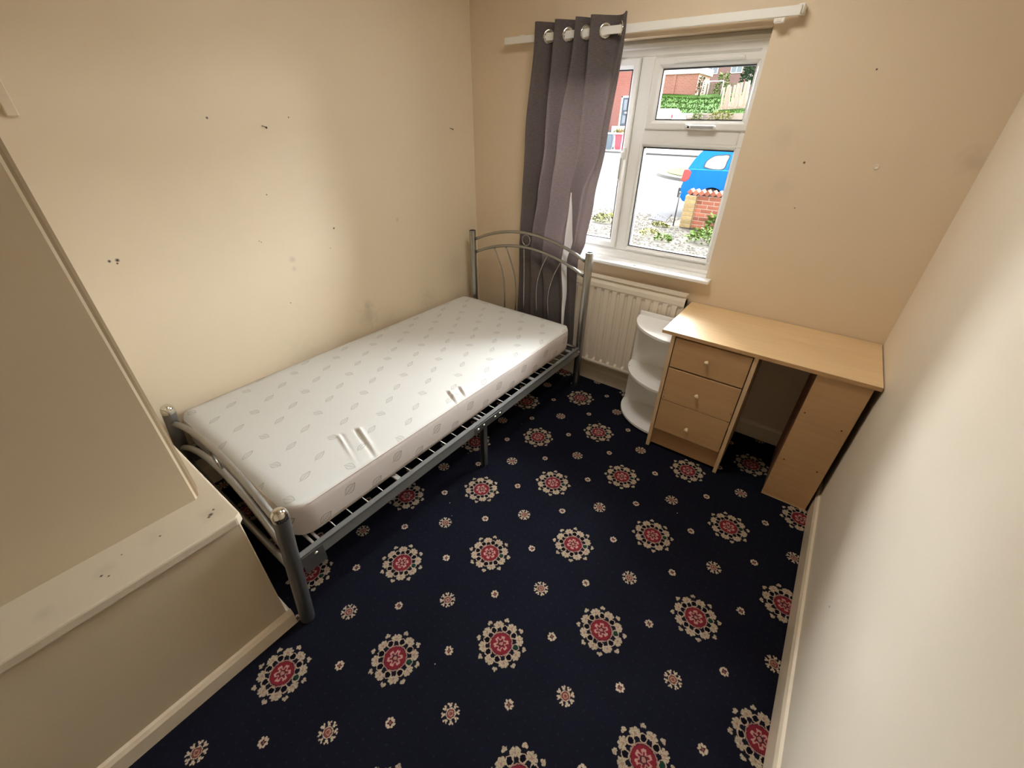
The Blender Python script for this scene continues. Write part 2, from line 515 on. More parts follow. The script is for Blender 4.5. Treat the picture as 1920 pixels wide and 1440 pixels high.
# ------------------------------------------------------------------ materials
CREAM = (.74, .605, .435)
M = {}
M['carpet'] = carpet_material()
M['wall_l'] = wall_material('cream_emulsion_left', (.80, .695, .525), (1, 2),
    spots=[(-1.6076, 1.5992, .006), (-1.2686, 1.605, .004), (-2.0805, 1.1372, .009), (-2.1043, 1.1384, .007), (-2.085, 1.126, .005),
           (-1.1611, 1.1056, .007), (-1.4609, 1.3025, .004), (-1.4944, .7852, .004), (-1.2042, 1.0102, .003), (-1.5468, 1.105, .003), (-1.5548, 1.111, .003)],
    scuffs=[(-1.05, .56, .07, .5), (-1.04, .63, .04, .4), (-1.4255, .9954, .018, .5), (-1.4273, .9495, .014, .4), (-.731, 1.0861, .012, .6),
            (-.5632, .53, .09, .3), (-.2473, .6855, .12, .3), (-1.5, .47, .14, .22), (-.9, .46, .14, .25)])
M['wall_b'] = wall_material('cream_emulsion_window_wall', (.715, .59, .43), (0, 2),
    spots=[(1.9503, 1.4617, .007), (1.9748, 1.2757, .004), (2.0824, 1.7887, .005), (2.2096, 1.4602, .006)],
    scuffs=[(1.9, 1.36, .05, .2), (1.84, 1.55, .05, .2), (1.45, .84, .05, .25), (2.49, 1.5, .05, .4)])
M['wall_r'] = wall_material('cream_emulsion_right', (.81, .735, .61), (1, 2), spots=[(-1.30, .36, .005)])  # same cream as the left wall; its cooler daylight is in the paler tone
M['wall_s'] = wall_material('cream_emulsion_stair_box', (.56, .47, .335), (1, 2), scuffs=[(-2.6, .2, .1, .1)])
M['gloss'] = mat('cream_gloss_paint', (.74, .64, .49), .35, var=.08, vscale=12, bump=.15, bscale=30)
M['ledge'] = wall_material('worn_cream_ledge', (.62, .545, .425), (0, 1),
    spots=[(.9441, -2.3179, .009), (.93, -2.305, .005), (.95, -2.325, .006), (.9125, -2.436, .004), (.9349, -2.5713, .005), (.95, -2.56, .004), (.9, -2.52, .003)],
    scuffs=[(.94, -2.318, .03, .5), (.9, -2.45, .03, .25), (.92, -2.56, .025, .3), (.95, -2.68, .02, .35), (.83, -2.33, .02, .4)], rough=.45)
M['ceil'] = mat('white_ceiling_paint', (.86, .84, .80), .8)
M['upvc'] = mat('white_upvc', (.80, .80, .77), .28, coat=.2)
M['white'] = mat('white_gloss_board', (.89, .89, .88), .22, coat=.3, var=.02)
M['sill'] = mat('white_sill_board', (.90, .90, .89), .3)
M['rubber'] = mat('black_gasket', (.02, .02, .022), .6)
M['handle'] = mat('grey_handle', (.38, .38, .37), .4)
M['glass'] = glass_material('window_glass')
M['rail'] = mat('white_curtain_track', (.80, .79, .74), .35)
M['steel'] = mat('silver_painted_steel', (.40, .40, .385), .27, metal=.95, var=.06, vscale=20)
M['steel_s'] = mat('satin_steel', (.36, .355, .335), .40, metal=.8, var=.06, vscale=20)
M['steel_d'] = mat('grey_bed_rail', (.27, .28, .28), .32, metal=.85)
M['rail_m'] = mat('grey_rail_paint', (.25, .26, .26), .36, metal=.45)
M['steel_l'] = mat('pale_steel_slat', (.62, .62, .60), .35, metal=.6)
M['chrome'] = mat('polished_chrome', (.82, .80, .74), .07, metal=1.0)
M['dark'] = mat('dark_inside', (.012, .012, .012), .8)
M['bolt'] = mat('zinc_bolt', (.7, .7, .66), .25, metal=1.0)
M['mattress'] = mattress_material()
M['curtain'] = curtain_material()
M['rad'] = mat('cream_radiator_enamel', (.76, .68, .56), .3, coat=.2)
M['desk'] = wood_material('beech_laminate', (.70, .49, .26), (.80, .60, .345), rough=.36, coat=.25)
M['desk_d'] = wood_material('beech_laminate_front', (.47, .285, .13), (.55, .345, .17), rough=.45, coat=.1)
M['plinth'] = wood_material('shaded_plinth_laminate', (.34, .185, .08), (.40, .23, .105), rough=.55, coat=0)  # the shade under the drawers is put into this darker laminate colour
M['desk_e'] = mat('pale_edge_strip', (.66, .47, .28), .45)
M['red_brown'] = mat('reddish_brown_edge', (.22, .10, .05), .6)  # plain reddish brown of the drawer boxes and the leg side panel
M['knob'] = mat('pale_wooden_knob', (.70, .54, .37), .4)
M['nail'] = mat('rusty_nail', (.07, .045, .025), .5, metal=.6)
M['plug'] = mat('pale_wall_plug', (.75, .68, .56), .5)

# ------------------------------------------------------------------ room shell
RW, YF, CH = 2.5229, -3.35, 2.42
bm = NB(); box(bm, (-.15, YF - .12, -.12), (RW + .15, .02, 0)); struct('floor', bm, M['carpet'])
bm = NB(); box(bm, (-.15, YF - .12, CH), (RW + .15, .28, CH + .12)); struct('ceiling', bm, M['ceil'])
bm = NB(); box(bm, (-.15, YF - .12, 0), (0, .28, CH)); struct('wall_left', bm, M['wall_l'])
# right wall: plaster bows out slightly towards the window corner
bm = NB(); box(bm, (RW, YF - .12, 0), (RW + .15, .28, CH)); struct('wall_right', bm, M['wall_r'])
bm = NB(); box(bm, (0, YF - .12, 0), (RW, YF, CH)); struct('wall_front', bm, M['wall_r'])
# window wall with opening
WX0, WX1, WZ0, WZ1 = .56, 1.6745, .860, 1.9525
bm = NB()
for lo, hi in (((0, 0, 0), (WX0, .28, CH)), ((WX1, 0, 0), (RW, .28, CH)),
               ((WX0, 0, 0), (WX1, .28, WZ0)), ((WX0, 0, WZ1), (WX1, .28, CH))):
    box(bm, lo, hi)
bmesh.ops.remove_doubles(bm, verts=bm.verts, dist=1e-4)
struct('wall_window_side', bm, M['wall_b'])
# stair box in the near left corner: lower part, ledge board, upper part with a bevelled corner
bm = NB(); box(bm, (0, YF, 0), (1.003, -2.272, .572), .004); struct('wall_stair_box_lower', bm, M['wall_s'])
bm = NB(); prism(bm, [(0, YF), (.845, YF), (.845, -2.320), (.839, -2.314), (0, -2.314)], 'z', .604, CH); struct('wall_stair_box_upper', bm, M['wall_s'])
bm = NB(); prism(bm, [(0, YF), (1.0178, YF), (1.0178, -2.277), (1.004, -2.262), (0, -2.262)], 'z', .572, .604, .006, 2); struct('trim_1', bm, M['ledge'])
bm = NB(); prism(bm, [(.836, -2.3138), (.831, -2.3070), (.776, -2.2945), (.770, -2.3138)], 'z', .604, CH); struct('trim_4', bm, mat('shaded_corner_strip', (.25, .18, .10), .7, var=.15, vscale=9))  # added strip; the shade at this corner is put into its brown
# skirting boards
def skirting(name, pts_poly, axis, lo, hi):
    bm = NB(); prism(bm, pts_poly, axis, lo, hi); return struct(name, bm, M['gloss'])
skirting('baseboard_right', [(RW, 0), (RW - .014, 0), (RW - .014, .095), (RW - .008, .108), (RW, .112)], 'y', YF, -.015)
skirting('baseboard_window_side', [(0, 0), (-.015, 0), (-.015, .085), (-.008, .098), (0, .102)], 'x', .0, RW - .014)
skirting('baseboard_left', [(0, 0), (.014, 0), (.014, .09), (.007, .1), (0, .1)], 'y', -2.272, -.015)
skirting('baseboard_stair_box', [(1.003, 0), (1.020, 0), (1.020, .058), (1.013, .072), (1.003, .075)], 'y', YF, -2.258)
bm = NB(); prism(bm, [(-2.272, 0), (-2.258, 0), (-2.258, .058), (-2.264, .072), (-2.272, .075)], 'x', .80, 1.003); struct('baseboard_stair_box_end', bm, M['gloss'])

# ------------------------------------------------------------------ window
win = bpy.data.objects.new('window_1', None); COL.objects.link(win); win['kind'] = 'structure'
win.location = (1.12, .10, .88); ORG[win.name] = Vector(win.location)
FY = .075
FX0, FX1, FZ0, FZ1 = .545, 1.6865, .878, 1.9325
bm = NB(); ring_frame(bm, FX0, FX1, FZ0, FZ1, [(0, .15), (0, FY), (.010, FY - .004), (.045, FY - .004), (.056, FY + .008), (.056, .15)])
fr = obj('window_frame', bm, M['upvc'], win)
def bar(x0, x1, z0, z1, name):
    bm = NB(); box(bm, (x0, FY - .004, z0), (x1, .15, z1), .004, 1); return obj(name, bm, M['upvc'], win)
bar(1.090, 1.160, FZ0 + .05, FZ1 - .05, 'mullion')
bar(1.155, FX1 - .05, 1.512, 1.592, 'transom')
# head trim and bottom roll of the frame
bm = NB(); box(bm, (FX0, FY - .012, FZ1 - .018), (FX1, FY + .01, FZ1 + .004), .004); obj('head_trim', bm, M['upvc'], win)
bm = NB(); prism(bm, [(FY - .016, .878), (FY - .016, .888), (FY - .006, .9), (FY + .01, .9), (FY + .01, .878)], 'x', FX0, FX1); obj('sill_bead', bm, M['upvc'], win)
bm = NB(); box(bm, (FX0, FY + .02, FZ1), (FX1, .15, WZ1 + .004)); obj('packer', bm, M['upvc'], win)
def sash(x0, x1, z0, z1, w):
    y0 = FY - .016
    bm = NB(); ring_frame(bm, x0, x1, z0, z1, [(0, y0 + .05), (0, y0 + .004), (.005, y0), (w - .016, y0), (w - .010, y0 + .006), (w, y0 + .024), (w, y0 + .05)])
    s = obj('window_sash', bm, M['upvc'], win)
    bm = NB(); ring_frame(bm, x0 + w - .001, x1 - w + .001, z0 + w - .001, z1 - w + .001, [(0, y0 + .022), (0.0050, y0 + .022), (.0050, y0 + .05), (0, y0 + .05)])
    obj('gasket', bm, M['rubber'], s)
    bm = NB(); box(bm, (x0 + w - .004, y0 + .036, z0 + w - .004), (x1 - w + .004, y0 + .042, z1 - w + .004)); obj('pane', bm, M['glass'], s)
    return s
top_sash = sash(1.163, 1.678, 1.574, 1.875, .043)
casement = sash(.590, 1.088, .938, 1.880, .044)
# fixed lower light: bead, gasket, pane
bm = NB(); ring_frame(bm, 1.140, 1.668, .936, 1.514, [(0, FY + .04), (0, FY - .006), (.008, FY - .006), (.024, FY + .016), (.024, FY + .04)])
bead = obj('glazing_bead', bm, M['upvc'], win)
bm = NB(); ring_frame(bm, 1.163, 1.645, .959, 1.491, [(0, FY + .012), (.0055, FY + .012), (.0055, FY + .04), (0, FY + .04)]); obj('gasket', bm, M['rubber'], bead)  # black gasket, made wider to draw the shade along the bead
bm = NB(); box(bm, (1.16, FY + .028, .956), (1.648, FY + .034, 1.494)); obj('pane', bm, M['glass'], bead)
# trickle vent on the top sash
bm = NB(); prism(bm, [(1.262, 1.8505), (1.275, 1.8665), (1.578, 1.8665), (1.590, 1.8505)], 'y', FY - .034, FY - .015, .005, 2)
tv = obj('trickle_vent', bm, M['upvc'], top_sash)
# handles
bm = NB(); box(bm, (1.375, FY - .028, 1.583), (1.408, FY - .016, 1.601), .005, 2); box(bm, (1.392, FY - .045, 1.5785), (1.530, FY - .028, 1.5965), .008, 3)
hd = obj('window_handle', bm, M['upvc'], top_sash)
bm = NB(); box(bm, (1.412, FY - .0475, 1.5825), (1.520, FY - .0445, 1.5925), .002); obj('lever_inlay', bm, M['handle'], top_sash)
bm = NB(); lathe(bm, [(.005, 0), (.005, -.003), (0, -.003)], (1.400, FY - .045, 1.5875), 10, 'y'); obj('lock', bm, M['dark'], top_sash)
bm = NB(); box(bm, (1.058, FY - .030, 1.425), (1.078, FY - .016, 1.485), .005, 2); box(bm, (1.058, FY - .048, 1.320), (1.076, FY - .030, 1.465), .007, 3)
obj('window_handle', bm, M['upvc'], casement)
bm = NB(); box(bm, (1.0625, FY - .0505, 1.33), (1.0715, FY - .0475, 1.435), .002); obj('lever_inlay', bm, M['handle'], casement)
# sill board
bm = NB(); box(bm, (.53, -.060, .862), (1.7054, 0, .881), .005, 2); box(bm, (WX0 + .001, -.01, .862), (WX1 - .001, .10, .881))
sl = struct('trim_2', bm, M['sill'])
# outer stone sill and head outside
bm = NB(); box(bm, (.50, .15, .80), (1.74, .36, .872), .006); struct('trim_3', bm, mat('concrete_sill', (.45, .44, .42), .9, var=.1))

# ------------------------------------------------------------------ curtain track and curtain
t = thing('curtain_track', 'white flat curtain track fixed above the window', 'curtain track', (1.04, -.06, 1.98))
bm = NB(); box(bm, (.310, -.066, 1.967), (1.770, -.056, 1.9985), .002); box(bm, (.310, -.0665, 1.9665), (1.776, -.053, 1.9685), .001); obj('track', bm, M['rail'], t)
for x in (.42, 1.766):
    bm = NB(); box(bm, (x - .012, -.056, 1.972), (x + .012, 0, 2.004), .003); obj('bracket', bm, M['rail'], t)
bm = NB(); box(bm, (1.682, -.072, 1.948), (1.722, -.048, 1.964), .004, 2); obj('end_stop', bm, M['rail'], t)
bm = NB(); box(bm, (1.693, -.074, 1.952), (1.711, -.072, 1.962), .0008); obj('clip', bm, M['plug'], t)

cu_t = thing('curtain', 'dark taupe eyelet curtain drawn to the left of the window', 'curtain', (.75, -.06, 2.03))
LV = {  # height: plan polyline of the folds
 2.042: [(.515, -.03), (.553, -.108), (.650, -.020), (.671, -.108), (.768, -.020), (.791, -.108), (.856, -.020), (.874, -.108), (.978, -.022), (1.040, -.088), (1.047, -.074)],
 1.98: [(.512, -.03), (.552, -.108), (.648, -.018), (.669, -.108), (.766, -.018), (.789, -.108), (.855, -.018), (.873, -.108), (.978, -.020), (1.042, -.088), (1.050, -.075)],
 1.50: [(.462, -.02), (.503, -.105), (.610, -.020), (.637, -.105), (.706, -.020), (.728, -.105), (.845, -.022), (.866, -.100), (.955, -.022), (.985, -.082), (1.004, -.050)],
 1.20: [(.456, -.02), (.492, -.105), (.590, -.020), (.610, -.106), (.685, -.022), (.700, -.106), (.800, -.026), (.828, -.108), (.860, -.012), (.905, -.040), (.960, -.034)],
 .97: [(.452, -.03), (.488, -.112), (.570, -.062), (.588, -.118), (.664, -.068), (.679, -.120), (.780, -.070), (.822, -.124), (.848, -.020), (.890, -.046), (.934, -.040)],
 .86: [(.452, -.05), (.487, -.120), (.572, -.104), (.592, -.137), (.670, -.104), (.685, -.138), (.790, -.104), (.826, -.142), (.852, -.104), (.890, -.114), (.930, -.104)],
 .60: [(.452, -.04), (.484, -.120), (.585, -.105), (.610, -.142), (.700, -.105), (.720, -.142), (.820, -.105), (.856, -.144), (.880, -.106), (.908, -.120), (.940, -.106)],
 .22: [(.450, -.04), (.482, -.120), (.590, -.105), (.622, -.142), (.715, -.105), (.740, -.142), (.840, -.106), (.875, -.144), (.900, -.106), (.922, -.120), (.950, -.106)],
}
keys = sorted(LV, reverse=True)
def level(z):
    for a, b in zip(keys, keys[1:]):
        if a >= z >= b:
            f = (a - z) / (a - b); f = f * f * (3 - 2 * f)
            return [Vector((p[0] * (1 - f) + q[0] * f, p[1] * (1 - f) + q[1] * f, z)) for p, q in zip(LV[a], LV[b])]
bm = NB(); rows = []
zs = [2.042 - i * .0045 for i in range(26)] + [1.9295 - i * (1.9295 - .225) / 64 for i in range(1, 65)]
for z in zs:
    pl_ = cat(level(max(z, .2201)), 12)
    wob = [Vector((.0025 * math.sin(z * 9 + i * .2), .0025 * math.sin(z * 7 + i * .3), 0)) for i in range(len(pl_))]
    rows.append([bm.verts.new(p + w) for p, w in zip(pl_, wob)])
EY = []
tp = level(1.9825)
for i0 in (1, 3, 5, 7, 2, 4, 6, 0, 8):
    a, b = tp[i0], tp[i0 + 1]
    if abs(b.y - a.y) < .03: continue
    EY.append((a + (b - a) * ((-.0585 - a.y) / (b.y - a.y)), (b - a).normalized()))
for A, B in zip(rows, rows[1:]):
    for k in range(len(A) - 1):
        c = (A[k].co + B[k + 1].co) / 2
        if any((c - e).length < .0262 for e, d in EY): continue
        f = bm.faces.new((A[k], B[k], B[k + 1], A[k + 1])); f.smooth = True
cpan = obj('fabric_panel', bm, M['curtain'], cu_t, recalc=False)
# white strip paints the daylight caught along the last fold
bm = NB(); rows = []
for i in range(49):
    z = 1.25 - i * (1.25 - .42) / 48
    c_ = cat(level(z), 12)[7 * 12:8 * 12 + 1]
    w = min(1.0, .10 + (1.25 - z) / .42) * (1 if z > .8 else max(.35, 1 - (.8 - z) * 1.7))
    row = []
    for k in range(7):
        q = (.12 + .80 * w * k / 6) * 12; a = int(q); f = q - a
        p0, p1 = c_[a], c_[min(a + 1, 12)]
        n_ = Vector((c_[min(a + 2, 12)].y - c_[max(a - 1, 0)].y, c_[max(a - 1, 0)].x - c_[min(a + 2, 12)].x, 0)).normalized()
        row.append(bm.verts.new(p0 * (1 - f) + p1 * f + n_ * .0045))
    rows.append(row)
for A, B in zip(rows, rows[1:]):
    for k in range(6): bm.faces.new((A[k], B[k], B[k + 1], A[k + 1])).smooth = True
obj('lit_fold_strip', bm, mat('lit_fold_white', (.82, .81, .84), .8), cu_t)['label'] = 'white strip standing in for the lit fold'
# eyelets
for c, d in EY:
    nrm = Vector((d.y, -d.x, 0))
    bm = NB()
    tube(bm, [c + nrm * .001 + d * .0275 * math.cos(q) + Vector((0, 0, .0275)) * math.sin(q) for q in [2 * PI * k / 24 for k in range(24)]], .0045, 8, closed=True)
    obj('eyelet', bm, M['chrome'], cu_t)

# ------------------------------------------------------------------ radiator
t = thing('radiator', 'cream panel radiator on the wall below the window', 'radiator', (1.1, -.05, .18))
bm = NB()
RX0, RX1, RYF = .575, 1.615, -.085
n_rib = 19; pitch = (RX1 - RX0 - .03) / n_rib
def rad_face(z, depth):
    pts = [(RX0, RYF + .010)]
    for i in range(n_rib):
        x = RX0 + .015 + i * pitch
        pts += [(x + .004, RYF), (x + pitch * .60, RYF), (x + pitch * .70, RYF + depth), (x + pitch * .94, RYF + depth)]
    pts.append((RX1, RYF + .010))
    return [bm.verts.new((x, y, z)) for x, y in pts]
R_ = [rad_face(.205, .0), rad_face(.222, .011), rad_face(.700, .011), rad_face(.717, .0)]
for A, B in zip(R_, R_[1:]):
    for k in range(len(A) - 1): bm.faces.new((A[k], A[k + 1], B[k + 1], B[k]))
obj('front_panel', bm, M['rad'], t)
bm = NB(); box(bm, (RX0 + .004, RYF + .012, .19), (RX1 - .004, -.035, .755), .004); obj('back_panel', bm, M['rad'], t)
bm = NB(); prism(bm, [(RYF + .004, .176), (RYF - .003, .186), (RYF - .003, .200), (RYF + .002, .209), (RYF + .02, .209), (RYF + .02, .176)], 'x', RX0, RX1); auto_smooth(obj('bottom_seam', bm, M['rad'], t))
bm = NB(); prism(bm, [(RYF + .002, .714), (RYF - .002, .724), (RYF - .002, .748), (RYF + .004, .764), (RYF + .010, .772), (RYF - .003, .780), (RYF - .003, .785), (-.03, .785), (-.03, .72)], 'x', RX0 - .003, RX1 + .003); obj('top_cover', bm, M['rad'], t)
for x in (RX0 - .003, RX1):
    bm = NB(); box(bm, (x, RYF + .006, .20), (x + .003, -.035, .76)); obj('end_panel', bm, M['rad'], t)
for x in (.75, 1.45):
    bm = NB(); box(bm, (x - .02, -.036, .3), (x + .02, -.002, .7), .002); obj('wall_bracket', bm, M['rad'], t)
for x in (RX0 - .02, RX1 + .02):
    bm = NB(); tube(bm, [(x, -.06, .0), (x, -.06, .19)], .0075, 10); tube(bm, [(x, -.06, .185), (x + (.03 if x < 1 else -.03), -.06, .195)], .009, 10); obj('pipe', bm, M['rad'], t)

# ------------------------------------------------------------------ bed frame
B0 = (.57, -1.17, 0)
bed = thing('bed_frame', 'silver tubular metal single bed frame with arched headboard', 'bed', B0)
PX0, PX1, YH, YT = .1053, 1.0353, -.1669, -2.1784
for x in (PX0, PX1):
    bm = NB()
    lathe(bm, [(.0235, 0), (.0245, .004), (.0245, .944), (.0235, .9465), (.0215, .9465), (.0215, .90), (0, .90)], (x, YH, 0), 20)
    p = auto_smooth(obj('head_post', bm, M['steel'], bed), 50)
    bm = NB(); lathe(bm, [(.0212, .905), (0, .905)], (x, YH, 0), 16); obj('hollow_top', bm, M['dark'], p)
LEAN = .048
for x in (PX0, PX1):
    bm = NB()
    top = Vector((x, YT, .522)); bot = Vector((x, YT - LEAN, 0))
    tube(bm, [bot, bot + (top - bot) * .015, top], [.0235, .0255, .0255], 22)
    p = auto_smooth(obj('foot_post', bm, M['steel_d'], bed), 50)
    bm = NB(); lathe(bm, [(.0262, -.002), (.0268, .004), (.0262, .012), (.0235, .024), (.018, .032), (.009, .0375), (0, .039)], tuple(top), 24)
    obj('chrome_cap', bm, M['chrome'], p)
def tubes(name, pts, r, m=None, par=bed, n=10):
    bm = NB(); tube(bm, pts, r, n); return obj(name, bm, m or M['steel'], par)
tubes('headboard_arch', arc3((PX0 + .02, YH, .888), (.5703, YH, .992), (PX1 - .02, YH, .888)), .0100)
tubes('headboard_arch', arc3((PX0 + .02, YH, .797), (.5703, YH, .9015), (PX1 - .02, YH, .797)), .0100)
bm = NB(); tube(bm, [(.5715 + .0305 * math.cos(a), YH, .9475 + .0335 * math.sin(a)) for a in [2 * PI * k / 28 for k in range(28)]], .0042, 8, closed=True); obj('headboard_ring', bm, M['steel'], bed)
for pts in ([(.303, .858), (.345, .770), (.376, .690), (.390, .600), (.394, .48), (.396, .30)],
            [(.406, .878), (.448, .785), (.478, .695), (.490, .600), (.492, .48), (.494, .30)],
            [(.556, .897), (.562, .75), (.566, .5), (.568, .30)],
            [(.742, .880), (.700, .790), (.675, .700), (.668, .610), (.676, .48), (.678, .30)],
            [(.840, .850), (.797, .760), (.770, .660), (.763, .570), (.775, .45), (.777, .30)]):
    tubes('headboard_spindle', cat([(x, YH, z) for x, z in pts], 4), .0046, n=8)
tubes('headboard_lower_bar', [(PX0, YH, .300), (PX1, YH, .300)], .0105)
def fy(z): return YT - LEAN * (1 - z / .522)
tubes('footboard_arch', [(p.x, fy(p.z), p.z) for p in arc3((PX0 + .015, 0, .468), (.5703, 0, .560), (PX1 - .015, 0, .468))], .0125, M['steel_s'])
tubes('footboard_arch', [(p.x, fy(p.z), p.z) for p in arc3((PX0 + .015, 0, .340), (.5703, 0, .463), (PX1 - .015, 0, .340))], .0125, M['steel_s'])
bm = NB(); tube(bm, [(.5703 + .036 * math.cos(a), fy(.51), .511 + .037 * math.sin(a)) for a in [2 * PI * k / 28 for k in range(28)]], .005, 8, closed=True); obj('footboard_ring', bm, M['steel'], bed)
tubes('footboard_lower_bar', [(PX0, fy(.262), .262), (PX1, fy(.262), .262)], .0125, M['steel_s'])
for s, x in ((1, PX1 - .012), (-1, PX0 + .012)):
    a, b = sorted((x, x + s * .026))
    bm = NB()
    box(bm, (a, YT - .002, .312), (b, YH + .015, .3175), .001)
    o_ = (b - .004, b) if s > 0 else (a, a + .004)
    box(bm, (o_[0], YT - .002, .268), (o_[1], YH + .015, .3175), .001)
    rl = obj('side_rail', bm, M['rail_m'], bed)
    e = b if s > 0 else a
    bm = NB(); box(bm, (min(e, e + s * .004), -1.264, .270), (max(e, e + s * .004), -1.045, .312), .001); obj('joint_plate', bm, M['steel_d'], bed)
    bm = NB(); box(bm, (min(e - s * .006, e + s * .001), YT + .004, .228), (max(e - s * .006, e + s * .001), YT + .085, .312), .001); obj('corner_plate', bm, M['steel_d'], bed)
    for yb in (YT + .055, -1.240, -1.195, -1.105, -1.065, YH - .03):
        bm = NB(); lathe(bm, [(.0075, 0), (.0065, s * .004), (.003, s * .006), (0, s * .006)], (e + s * (.004 if -1.3 < yb < -1 else 0), yb, .292), 10, 'x'); obj('bolt', bm, M['bolt'], bed)
    bm = NB()
    box(bm, (min(e, e - s * .004), -1.196, 0), (max(e, e - s * .004), -1.166, .29), .001)
    box(bm, (min(e, e - s * .026), -1.196, 0), (max(e, e - s * .026), -1.192, .29), .001)
    obj('middle_leg', bm, M['steel_d'], bed)
xa, xb = PX0 + .014, PX1 - .014
for y, w in ((-2.112, .010), (-2.090, .010), (-1.716, .024), (-1.198, .012), (-1.172, .012), (-.700, .024), (-.262, .024)):
    bm = NB(); box(bm, (xa, y - w / 2, .306), (xb, y + w / 2, .3145), .002); obj('cross_slat', bm, M['steel_l'], bed)
y = -2.0205
while y < -.22:
    if min(abs(y - q) for q in (-2.1, -1.716, -1.185, -.70, -.262)) > .03:
        tubes('base_wire', [(xa, y, .310), (xb, y, .310)], .0022, M['steel_l'], n=6)
    y += .0735
for x in (.25, .41, .57, .73, .89):
    tubes('base_wire', [(x, -2.09, .3068), (x, -.25, .3068)], .0022, M['steel_l'], n=6)

# ------------------------------------------------------------------ mattress
mt = thing('mattress', 'white leaf-print foam mattress lying bare on the bed frame', 'mattress', (0, 0, 0))
bm = NB()
MX0, MX1, MY0, MY1, MZ0, MZ1 = .048, .990, -2.142, -.225, .318, .480
nx, ny = 40, 70
def rr(u, v):
    """rounded-corner rectangle: pull in the corner points"""
    x = MX0 + (MX1 - MX0) * u; y = MY0 + (MY1 - MY0) * v; R = .075
    cx = min(max(x, MX0 + R), MX1 - R); cy = min(max(y, MY0 + R), MY1 - R)
    dx, dy = x - cx, y - cy
    if dx and dy:
        m_ = max(abs(dx), abs(dy)); l_ = math.hypot(dx, dy); s_ = m_ / l_
        return cx + dx * s_, cy + dy * s_
    return x, y
CREASE = ((.797, -1.732, .985, -1.787, .0075, -.011), (.775, -1.800, .91, -1.840, .006, .006), (.900, -1.282, .990, -1.322, .006, -.013), (.918, -1.220, .988, -1.257, .006, -.011), (.930, -1.292, .975, -1.268, .006, .007))
def topz(x, y):
    e = min(x - MX0, MX1 - x, y - MY0, MY1 - y)
    z = MZ1 - .012 * math.exp(-max(e, 0) / .02)
    z += .004 * math.sin(x * 5 + 1) * math.sin(y * 3.1)
    # creases pressed into the right edge
    for x0_, y0_, x1_, y1_, wd, dp in CREASE:
        L_ = math.hypot(x1_ - x0_, y1_ - y0_); ca, sa = (x1_ - x0_) / L_, (y1_ - y0_) / L_
        l = (x - x0_) * ca + (y - y0_) * sa; w = (y - y0_) * ca - (x - x0_) * sa
        if -.05 < l < L_ + .08:
            t = l / L_; g = math.exp(-max(0.0, -l) ** 2 / .0001) * math.exp(-(max(0.0, t) * 1.25) ** 2)
            z += g * dp * (math.exp(-(w / wd) ** 2) - .6 * math.exp(-((w - wd * 1.7) / (wd * 1.2)) ** 2))
    return z
us = [i / nx for i in range(nx + 1)]; vs = [j / ny for j in range(ny + 1)]
fine_y = sorted(set(vs + [(yy - MY0) / (MY1 - MY0) for yy in [-1.865 + .005 * k for k in range(34)] + [-1.345 + .005 * k for k in range(30)]]))
fine_x = sorted(set(us + [(xx - MX0) / (MX1 - MX0) for xx in [.74 + .008 * k for k in range(31)]]))
G = [[None] * len(fine_y) for _ in fine_x]
for i, u in enumerate(fine_x):
    for j, v in enumerate(fine_y):
        x, y = rr(u, v); G[i][j] = bm.verts.new((x, y, topz(x, y)))
for i in range(len(fine_x) - 1):
    for j in range(len(fine_y) - 1):
        f = bm.faces.new((G[i][j], G[i + 1][j], G[i + 1][j + 1], G[i][j + 1])); f.smooth = True
# skirts of the mattress
rim = [G[i][0] for i in range(len(fine_x))] + [G[-1][j] for j in range(1, len(fine_y))] + [G[i][-1] for i in range(len(fine_x) - 2, -1, -1)] + [G[0][j] for j in range(len(fine_y) - 2, 0, -1)]
cen = Vector(((MX0 + MX1) / 2, (MY0 + MY1) / 2, 0))
prev = rim
for dz, out in ((.010, .0055), (.026, .008), (.075, .009), (.120, .008), (.140, .004), (.149, -.006)):
    ring = []
    for v in rim:
        x, y = v.co.x, v.co.y; R = .075
        cx = min(max(x, MX0 + R), MX1 - R); cy = min(max(y, MY0 + R), MY1 - R)
        d = Vector((x - cx, y - cy, 0)); d = d.normalized() if d.length > 1e-6 else Vector()
        sag = .010 * max(0.0, math.sin((y - MY0) / (MY1 - MY0) * PI)) * 0
        ring.append(bm.verts.new(Vector((x, y, MZ1 - .012 - dz + (v.co.z - MZ1 + .012) * .5 * (dz < .02) - sag)) + d * out))
    n = len(rim)
    for k in range(n):
        f = bm.faces.new((prev[k], ring[k], ring[(k + 1) % n], prev[(k + 1) % n])); f.smooth = True
    prev = ring
bm.faces.new(prev[::-1])
obj('foam_block', bm, M['mattress'], mt)
bm = NB()
pip = []
for v in [(MX0 + .07, MY0 - .001), (MX1 - .07, MY0 - .001), (MX1 - .02, MY0 + .02), (MX1 + .003, MY0 + .07), (MX1 + .004, -1.2), (MX1 + .003, MY1 - .07), (MX1 - .02, MY1 - .02), (MX1 - .07, MY1 + .001), (MX0 + .07, MY1 + .001), (MX0 + .02, MY1 - .02), (MX0 - .001, MY1 - .07), (MX0 - .001, MY0 + .07), (MX0 + .02, MY0 + .02)]:
    pip.append((v[0], v[1], MZ1 - .0155))
tube(bm, pip, .0022, 6, closed=True)
obj('seam_piping', bm, mat('white_seam', (.80, .77, .74), .8), mt)

